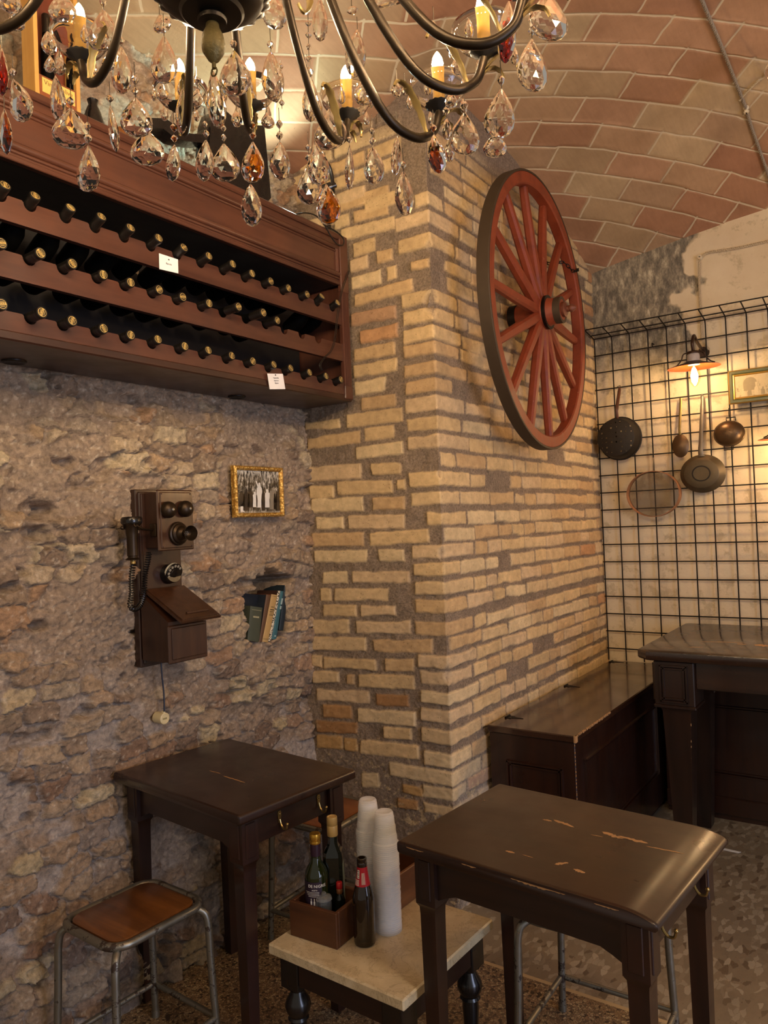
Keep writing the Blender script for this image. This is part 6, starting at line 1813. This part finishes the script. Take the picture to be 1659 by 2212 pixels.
b = MB(); b.lathe([(.009, 2.256), (.020, 2.258), (.021, 2.263), (.016, 2.268), (.042, 2.270), (.046, 2.274), (.043, 2.279), (.054, 2.282), (.070, 2.290), (.080, 2.300), (.082, 2.304), (.070, 2.312), (.040, 2.325), (.026, 2.345), (.022, 2.40), (.034, 2.42), (.030, 2.45), (.020, 2.48), (.018, 2.60), (.040, 2.63), (.046, 2.66), (.030, 2.69), (.016, 2.72), (.014, 2.85), (.020, 2.86), (.004, 2.88)], 48, T(ax, ay, 0), lobes=0); b.build('bowl_and_stem', BRZD, ch, 30)
b = MB(); b.lathe([(.070, 2.2925), (.0835, 2.3000), (.0850, 2.3035), (.0830, 2.3060), (.068, 2.3100)], 144, T(ax, ay, 0), lobes=24, amp=.028); b.build('scalloped_rim', BRZD, ch, 50)
zc_ = float(ceil_z(np.array(ax), np.array(ay)))
b = MB(); chain(b, [Vector((ax, ay, 2.86)), Vector((ax, ay, zc_-.03))], .036, .011, .003); b.build('chain', BRZD, ch, 60)
b = MB(); b.lathe([(.008, -.075), (.03, -.05), (.055, -.02), (.06, .01)], 24, T(ax, ay, zc_)); b.build('ceiling_rose', BRZD, ch)
def leaf(b, P, w, n):
    """curling acanthus leaf: centreline points, half width, side vector"""
    k = len(P); n = Vector(n).normalized(); top = []; rings = []
    for i, p in enumerate(P):
        t_ = i/(k-1); ww = w*1.05*(.55+.75*math.sin(math.pi*min(1, t_*1.15)))*(1-t_*.35)*(1+.18*math.cos(i*2.4))
        d = (P[min(i+1, k-1)]-P[max(i-1, 0)]).normalized(); u = d.cross(n).normalized()
        rings.append([tuple(p+n*ww), tuple(p+n*ww*.5+u*.0025), tuple(p+u*.0012), tuple(p-n*ww*.5+u*.0025), tuple(p-n*ww), tuple(p-n*ww*.5-u*.0004), tuple(p-u*.0022), tuple(p+n*ww*.5-u*.0004)])
    b.ring(rings)
# ---- hanging drops: top and bottom in the picture, width, kind, distance
def pend_mesh(b, L_, W_, Th, kind):
    """faceted drop hanging from the origin, length along -z"""
    if kind == 'bead': prof = [(.05, 0), (.62, .22), (1, .5), (.62, .78), (.05, 1)]; n = 8
    elif kind == 'almond': prof = [(.06, 0), (.30, .08), (.56, .2), (.82, .36), (.98, .52), (.98, .66), (.82, .82), (.52, .94), (.10, 1)]; n = 12
    else: prof = [(.05, 0), (.22, .08), (.46, .20), (.74, .36), (.94, .52), (1, .66), (.92, .80), (.70, .92), (.38, .985), (.08, 1)]; n = 14
    rs = []
    for i, (r, z) in enumerate(prof):
        ph_ = (math.pi/n)*(i % 2)
        rs.append([(W_/2*r*math.cos(2*math.pi*j/n+ph_), Th/2*r*math.sin(2*math.pi*j/n+ph_), -L_*z) for j in range(n)])
    k = len(rs)
    vs = [p for r in rs for p in r]; fs = []
    for i in range(k-1):
        for j in range(n):
            a, b0 = i*n+j, i*n+(j+1) % n; c, d = (i+1)*n+j, (i+1)*n+(j+1) % n
            if i % 2 == 0: fs += [(a, c, b0), (b0, c, d)]
            else: fs += [(a, d, b0), (a, c, d)]
    fs.append(tuple(range(n))); fs.append(tuple((k-1)*n+j for j in range(n))[::-1])
    fs = [f[::-1] for f in fs]
    return vs, fs
bulbs = [((171, 32), 169), ((388, 150), 144.5), ((540, 148), 127.5), ((747, 165), 101.5), ((945, 138), 77), ((1042, 12), 60)]
arms = []
for (px, py), an in bulbs:
    d = ray(px, py); e = np.array([math.cos(R(an)), math.sin(R(an))])
    # where the sight line passes the arm's radius
    o = np.array([-ax, -ay]); A_ = d[0]**2+d[1]**2; B_ = 2*(d[0]*o[0]+d[1]*o[1]); C_ = o@o-.45**2
    t_ = (-B_+math.sqrt(max(0, B_*B_-4*A_*C_)))/2/A_; p = CAMP+d*t_
    arms.append((math.degrees(math.atan2(p[1]-ay, p[0]-ax)), .45, float(p[2])))
for an, zz in ((196, 2.50), (221, 2.47), (246, 2.44), (271, 2.42), (296, 2.40), (321, 2.39), (346, 2.38), (11, 2.37), (36, 2.37)): arms.append((an, .45, zz))
for an, Ra, zb in arms:
    e = Vector((math.cos(R(an)), math.sin(R(an)), 0)); s_ = Vector((-e.y, e.x, 0)); O = Vector((ax, ay, 0))
    zc = zb-.092
    P = lambda r, z: O+e*r+Vector((0, 0, zc+z))
    pts = catmull([P(.03, .26), P(.07, .32), P(.13, .27), P(.19, .16), P(.25, .045), P(.32, -.042), P(.385, -.062), P(.430, -.040), P(Ra-.004, -.005), P(Ra, .012)], 5)
    b = MB(); b.tube(pts, .0078, 8); b.tube([p+Vector((0, 0, .0052)) for p in pts], .0042, 6)
    arm = b.build('arm', BRZ, ch, 60)
    b = MB(); leaf(b, catmull([P(.16, .21), P(.150, .16), P(.158, .12), P(.150, .095), P(.132, .100), P(.128, .115)], 4), .010, s_); b.build('leaf', LEAFG, arm, 60)
    b = MB(); leaf(b, catmull([P(.185, .16), P(.17, .125), P(.172, .085), P(.160, .070), P(.150, .080)], 4), .008, s_); b.build('leaf', LEAFG, arm, 60)
    b = MB(); leaf(b, catmull([P(.425, -.04), P(.445, -.02), P(.475, .012), P(.50, .022), P(.515, .012), P(.513, .0)], 4), .007, s_); b.build('leaf', LEAFG, arm, 60)
    b = MB(); leaf(b, catmull([P(.415, -.045), P(.40, -.01), P(.375, .022), P(.352, .028), P(.343, .016)], 4), .007, s_); b.build('leaf', LEAFG, arm, 60)
    b = MB(); leaf(b, catmull([P(.44, -.03), P(.46, -.012), P(.478, -.012), P(.486, -.024)], 4), .006, s_); b.build('leaf', LEAFG, arm, 60)
    b = MB(); M = T(*P(Ra, .012)); b.lathe([(.006, -.012), (.012, -.004), (.023, .002), (.025, .005), (.023, .0065), (.010, .004)], 28, M, lobes=14, amp=.05); b.build('drip_cup', CUPD, arm, 60)
    b = MB(); b.lathe([(.006, .0072), (.022, .0080), (.036, .0150), (.046, .0280), (.0515, .0430), (.0530, .0445), (.0535, .0430), (.0480, .0260), (.0375, .0130), (.0225, .0060), (.006, .0052)][::-1], 36, M); b.build('glass_dish', DISH, arm, 60)
    if 50 < (an % 360) < 200:
        for k in range(5):
            a_ = 2*math.pi*(k+.3)/5+an*.01; L1 = .028+.006*((k*3) % 2)
            vs, fs = pend_mesh(None, L1, .016, .010, 'pear'); q_ = M @ Vector((.054*math.cos(a_), .054*math.sin(a_), .040)); MR = Matrix.Rotation(a_+.6*k, 4, 'Z')
            b = MB(); b.add([tuple(q_+Vector((0, 0, -.010))+MR @ Vector(v)) for v in vs], fs); b.build('dish_drop', CLEAR, arm, flat=True)
    b = MB(); b.lathe([(.0115, .006), (.0118, .010), (.0105, .013), (.0108, .028), (.0115, .030), (.0108, .032), (.0108, .064), (.0085, .066)], 18, M); b.build('candle_sleeve', CANDLE, arm, 40)
    b = MB(); b.lathe([(.004, .066), (.0085, .071), (.0105, .080), (.0085, .090), (.004, .098), (.001, .102)], 12, M); b.build('candle_bulb', FLAME, arm, 60)

bead_mesh = None
def depth_at(px):
    return float(np.interp(px, [0, 170, 300, 460, 620, 750, 950, 1050, 1200], [1.32, 1.38, 1.44, 1.50, 1.50, 1.45, 1.32, 1.24, 1.14]))
DR = random.Random(21)
mats = {'c': CLEAR, 'a': AMBER, 'd': DAMBER, 'r': RUBY}
def beadob(parent, off, size, mat):
    global bead_mesh
    key = mat.name
    if bead_mesh is None: bead_mesh = {}
    if key not in bead_mesh:
        vs, fs = pend_mesh(None, 1.0, 1.0, .8, 'bead'); bb = MB(); bb.add([(x, y, z+.5) for x, y, z in vs], fs)
        me = bpy.data.meshes.new('bead'); me.from_pydata(bb.v, [], bb.f); me.materials.append(mat); me.update(); bead_mesh[key] = me
    o = bpy.data.objects.new('bead', bead_mesh[key]); COL.objects.link(o); o.parent = parent; o.location = off
    o.scale = (size, size, size*1.1); o.rotation_euler = (0, 0, DR.uniform(0, 3)); return o
def drop(x0, y0, x1, y1, w, col='c', kind='pear', beads=1, bcol=None, dd=0.0, wire=.02):
    D = depth_at(x0)+dd
    A, B = atd(x0, y0, D), atd(x1, y1, D)
    L_ = (B-A).length; W_ = w*1.16/FOC*D
    th = min(W_*.55, .022) if W_ > .022 else max(W_*.9, .012)
    vs, fs = pend_mesh(None, L_, W_, th, kind)
    z = (A-B).normalized(); x = Vector(_r2); x = (x-z*x.dot(z)).normalized(); y = z.cross(x)
    M = axes((0, 0, 0), x, y, z) @ Matrix.Rotation(DR.uniform(-.35, .35), 4, 'Z')
    b = MB(); b.add([tuple(A+M @ Vector(v)) for v in vs], fs)
    o = b.build('crystal_drop', mats[col], ch, flat=True)
    if col in 'ad': o['label'] = 'amber glass drop'
    if col == 'r': o['label'] = 'dark red glass drop'
    P = A-ch.location; zz = 0.004
    for k in range(beads):
        s_ = DR.uniform(.013, .017); bc = (bcol or col)
        beadob(o, P+Vector((DR.uniform(-.001, .001), 0, zz+s_*.55)), s_, mats[bc]); zz += s_*1.1+.004
    b = MB(); b.tube([P+Vector((0, 0, -.004)), P+Vector((.0006, 0, .01)), P+Vector((0, 0, zz+wire))], .0007, 5); b.build('wire', BRZD, o, 60, LOCAL)
q = 2.5136
Dl = [(90,55,90,165,80,'c','pear',1),(8,260,12,520,62,'r','almond',0),(22,590,38,840,62,'d','almond',0),(70,430,140,655,128,'c','pear',1),(300,410,325,660,80,'c','almond',1),(385,585,385,810,170,'c','pear',1),
 (480,790,480,1040,125,'c','pear',2),(598,570,632,825,48,'c','almond',1),(735,530,745,742,150,'c','pear',2),(798,705,802,898,160,'c','pear',0),(947,785,936,985,76,'c','almond',2,'a'),(1118,760,1108,985,90,'c','almond',2),
 (1215,780,1228,985,140,'c','pear',2),(1155,385,1190,697,92,'c','almond',0),(1372,770,1372,990,118,'a','pear',2,'a'),(1360,1000,1370,1230,100,'c','almond',1,'a'),(1520,770,1522,980,98,'c','almond',2),
 (890,195,892,452,132,'c','pear',1),(992,480,985,730,60,'c','almond',0),(658,255,664,512,100,'c','almond',1),(1270,275,1280,522,160,'c','pear',1),(1470,280,1490,552,108,'c','almond',1),(1490,-30,1490,160,122,'c','almond',0),
 (340,-40,340,125,130,'c','pear',0),(560,50,560,275,160,'c','pear',1),(880,450,880,545,60,'c','pear',0),(1070,480,1065,575,60,'c','pear',1),(1368,480,1368,572,42,'c','almond',0),(1448,610,1458,697,64,'c','pear',0),(1282,600,1287,690,52,'c','almond',0),
 (590,290,590,382,62,'c','pear',0),(500,372,530,452,42,'c','almond',0),(258,170,272,300,70,'c','almond',0),(322,310,332,410,60,'c','almond',0),(270,300,270,392,60,'c','pear',0),(1000,-30,1000,35,130,'c','pear',0),(80,-60,30,60,120,'c','pear',0),(865,80,890,170,92,'c','pear',0)]
for t_ in Dl:
    x0, y0, x1, y1, w, c_, kd, bd = t_[:8]
    drop(x0/q, y0/q, x1/q, y1/q, w/q, c_, kd, bd, t_[8] if len(t_) > 8 else None, -.18 if (1100 < x0 < 1300 and y0 < 420) else DR.uniform(-.06, .06))
Dr = [(170,890,175,1110,122,'c','pear',2),(280,590,292,812,162,'c','pear',1),(262,1000,284,1217,122,'a','pear',2,'a'),(390,790,390,1030,46,'c','almond',1),(515,800,528,1005,100,'c','almond',2),(682,930,692,1172,96,'c','almond',1),
 (648,740,640,950,52,'c','almond',1),(848,730,878,942,96,'d','almond',1,'a'),(1015,610,1015,840,146,'c','pear',1),(932,745,936,880,46,'c','almond',0),(916,640,920,760,46,'c','almond',1),(1214,480,1198,752,146,'c','pear',1),
 (1186,720,1176,852,112,'c','pear',0),(1255,5,1235,345,90,'r','almond',0),(1380,210,1385,495,162,'c','pear',1),(1470,-40,1470,217,205,'c','pear',0),(1282,250,1290,356,40,'c','almond',0),(230,-10,230,225,76,'c','almond',0),
 (180,425,178,662,80,'c','almond',1),(432,160,415,420,100,'c','almond',0),(645,440,645,527,52,'c','almond',0),(965,310,975,412,60,'c','pear',0),(942,500,942,586,60,'c','pear',0),(200,770,232,1000,110,'c','pear',0),(160,360,172,420,40,'c','almond',0),
 (845,110,845,172,34,'a','bead',0),(400,30,410,80,60,'c','bead',0),(690,470,690,520,40,'c','bead',0),(600,-60,610,32,170,'c','pear',0),(470,420,470,570,100,'c','pear',0),(945,250,945,285,50,'c','bead',0)]
for t_ in Dr:
    x0, y0, x1, y1, w, c_, kd, bd = t_[:8]
    drop(600+x0/q, y0/q, 600+x1/q, y1/q, w/q, c_, kd, bd, t_[8] if len(t_) > 8 else None, DR.uniform(-.05, .05))
# strings of small beads
for (x0, y0, y1, n) in ((665, 12, 165, 6), (540, 235, 300, 2), (606, 130, 235, 4)):
    D = depth_at(x0); P0, P1 = atd(x0, y0, D), atd(x0+3, y1, D)
    st_b = MB(); st_b.tube([P0, P1], .0007, 5); so_ = st_b.build('bead_string', BRZD, ch)
    for k in range(n): beadob(so_, P0.lerp(P1, (k+.5)/n)-ch.location, .0125, CLEAR)
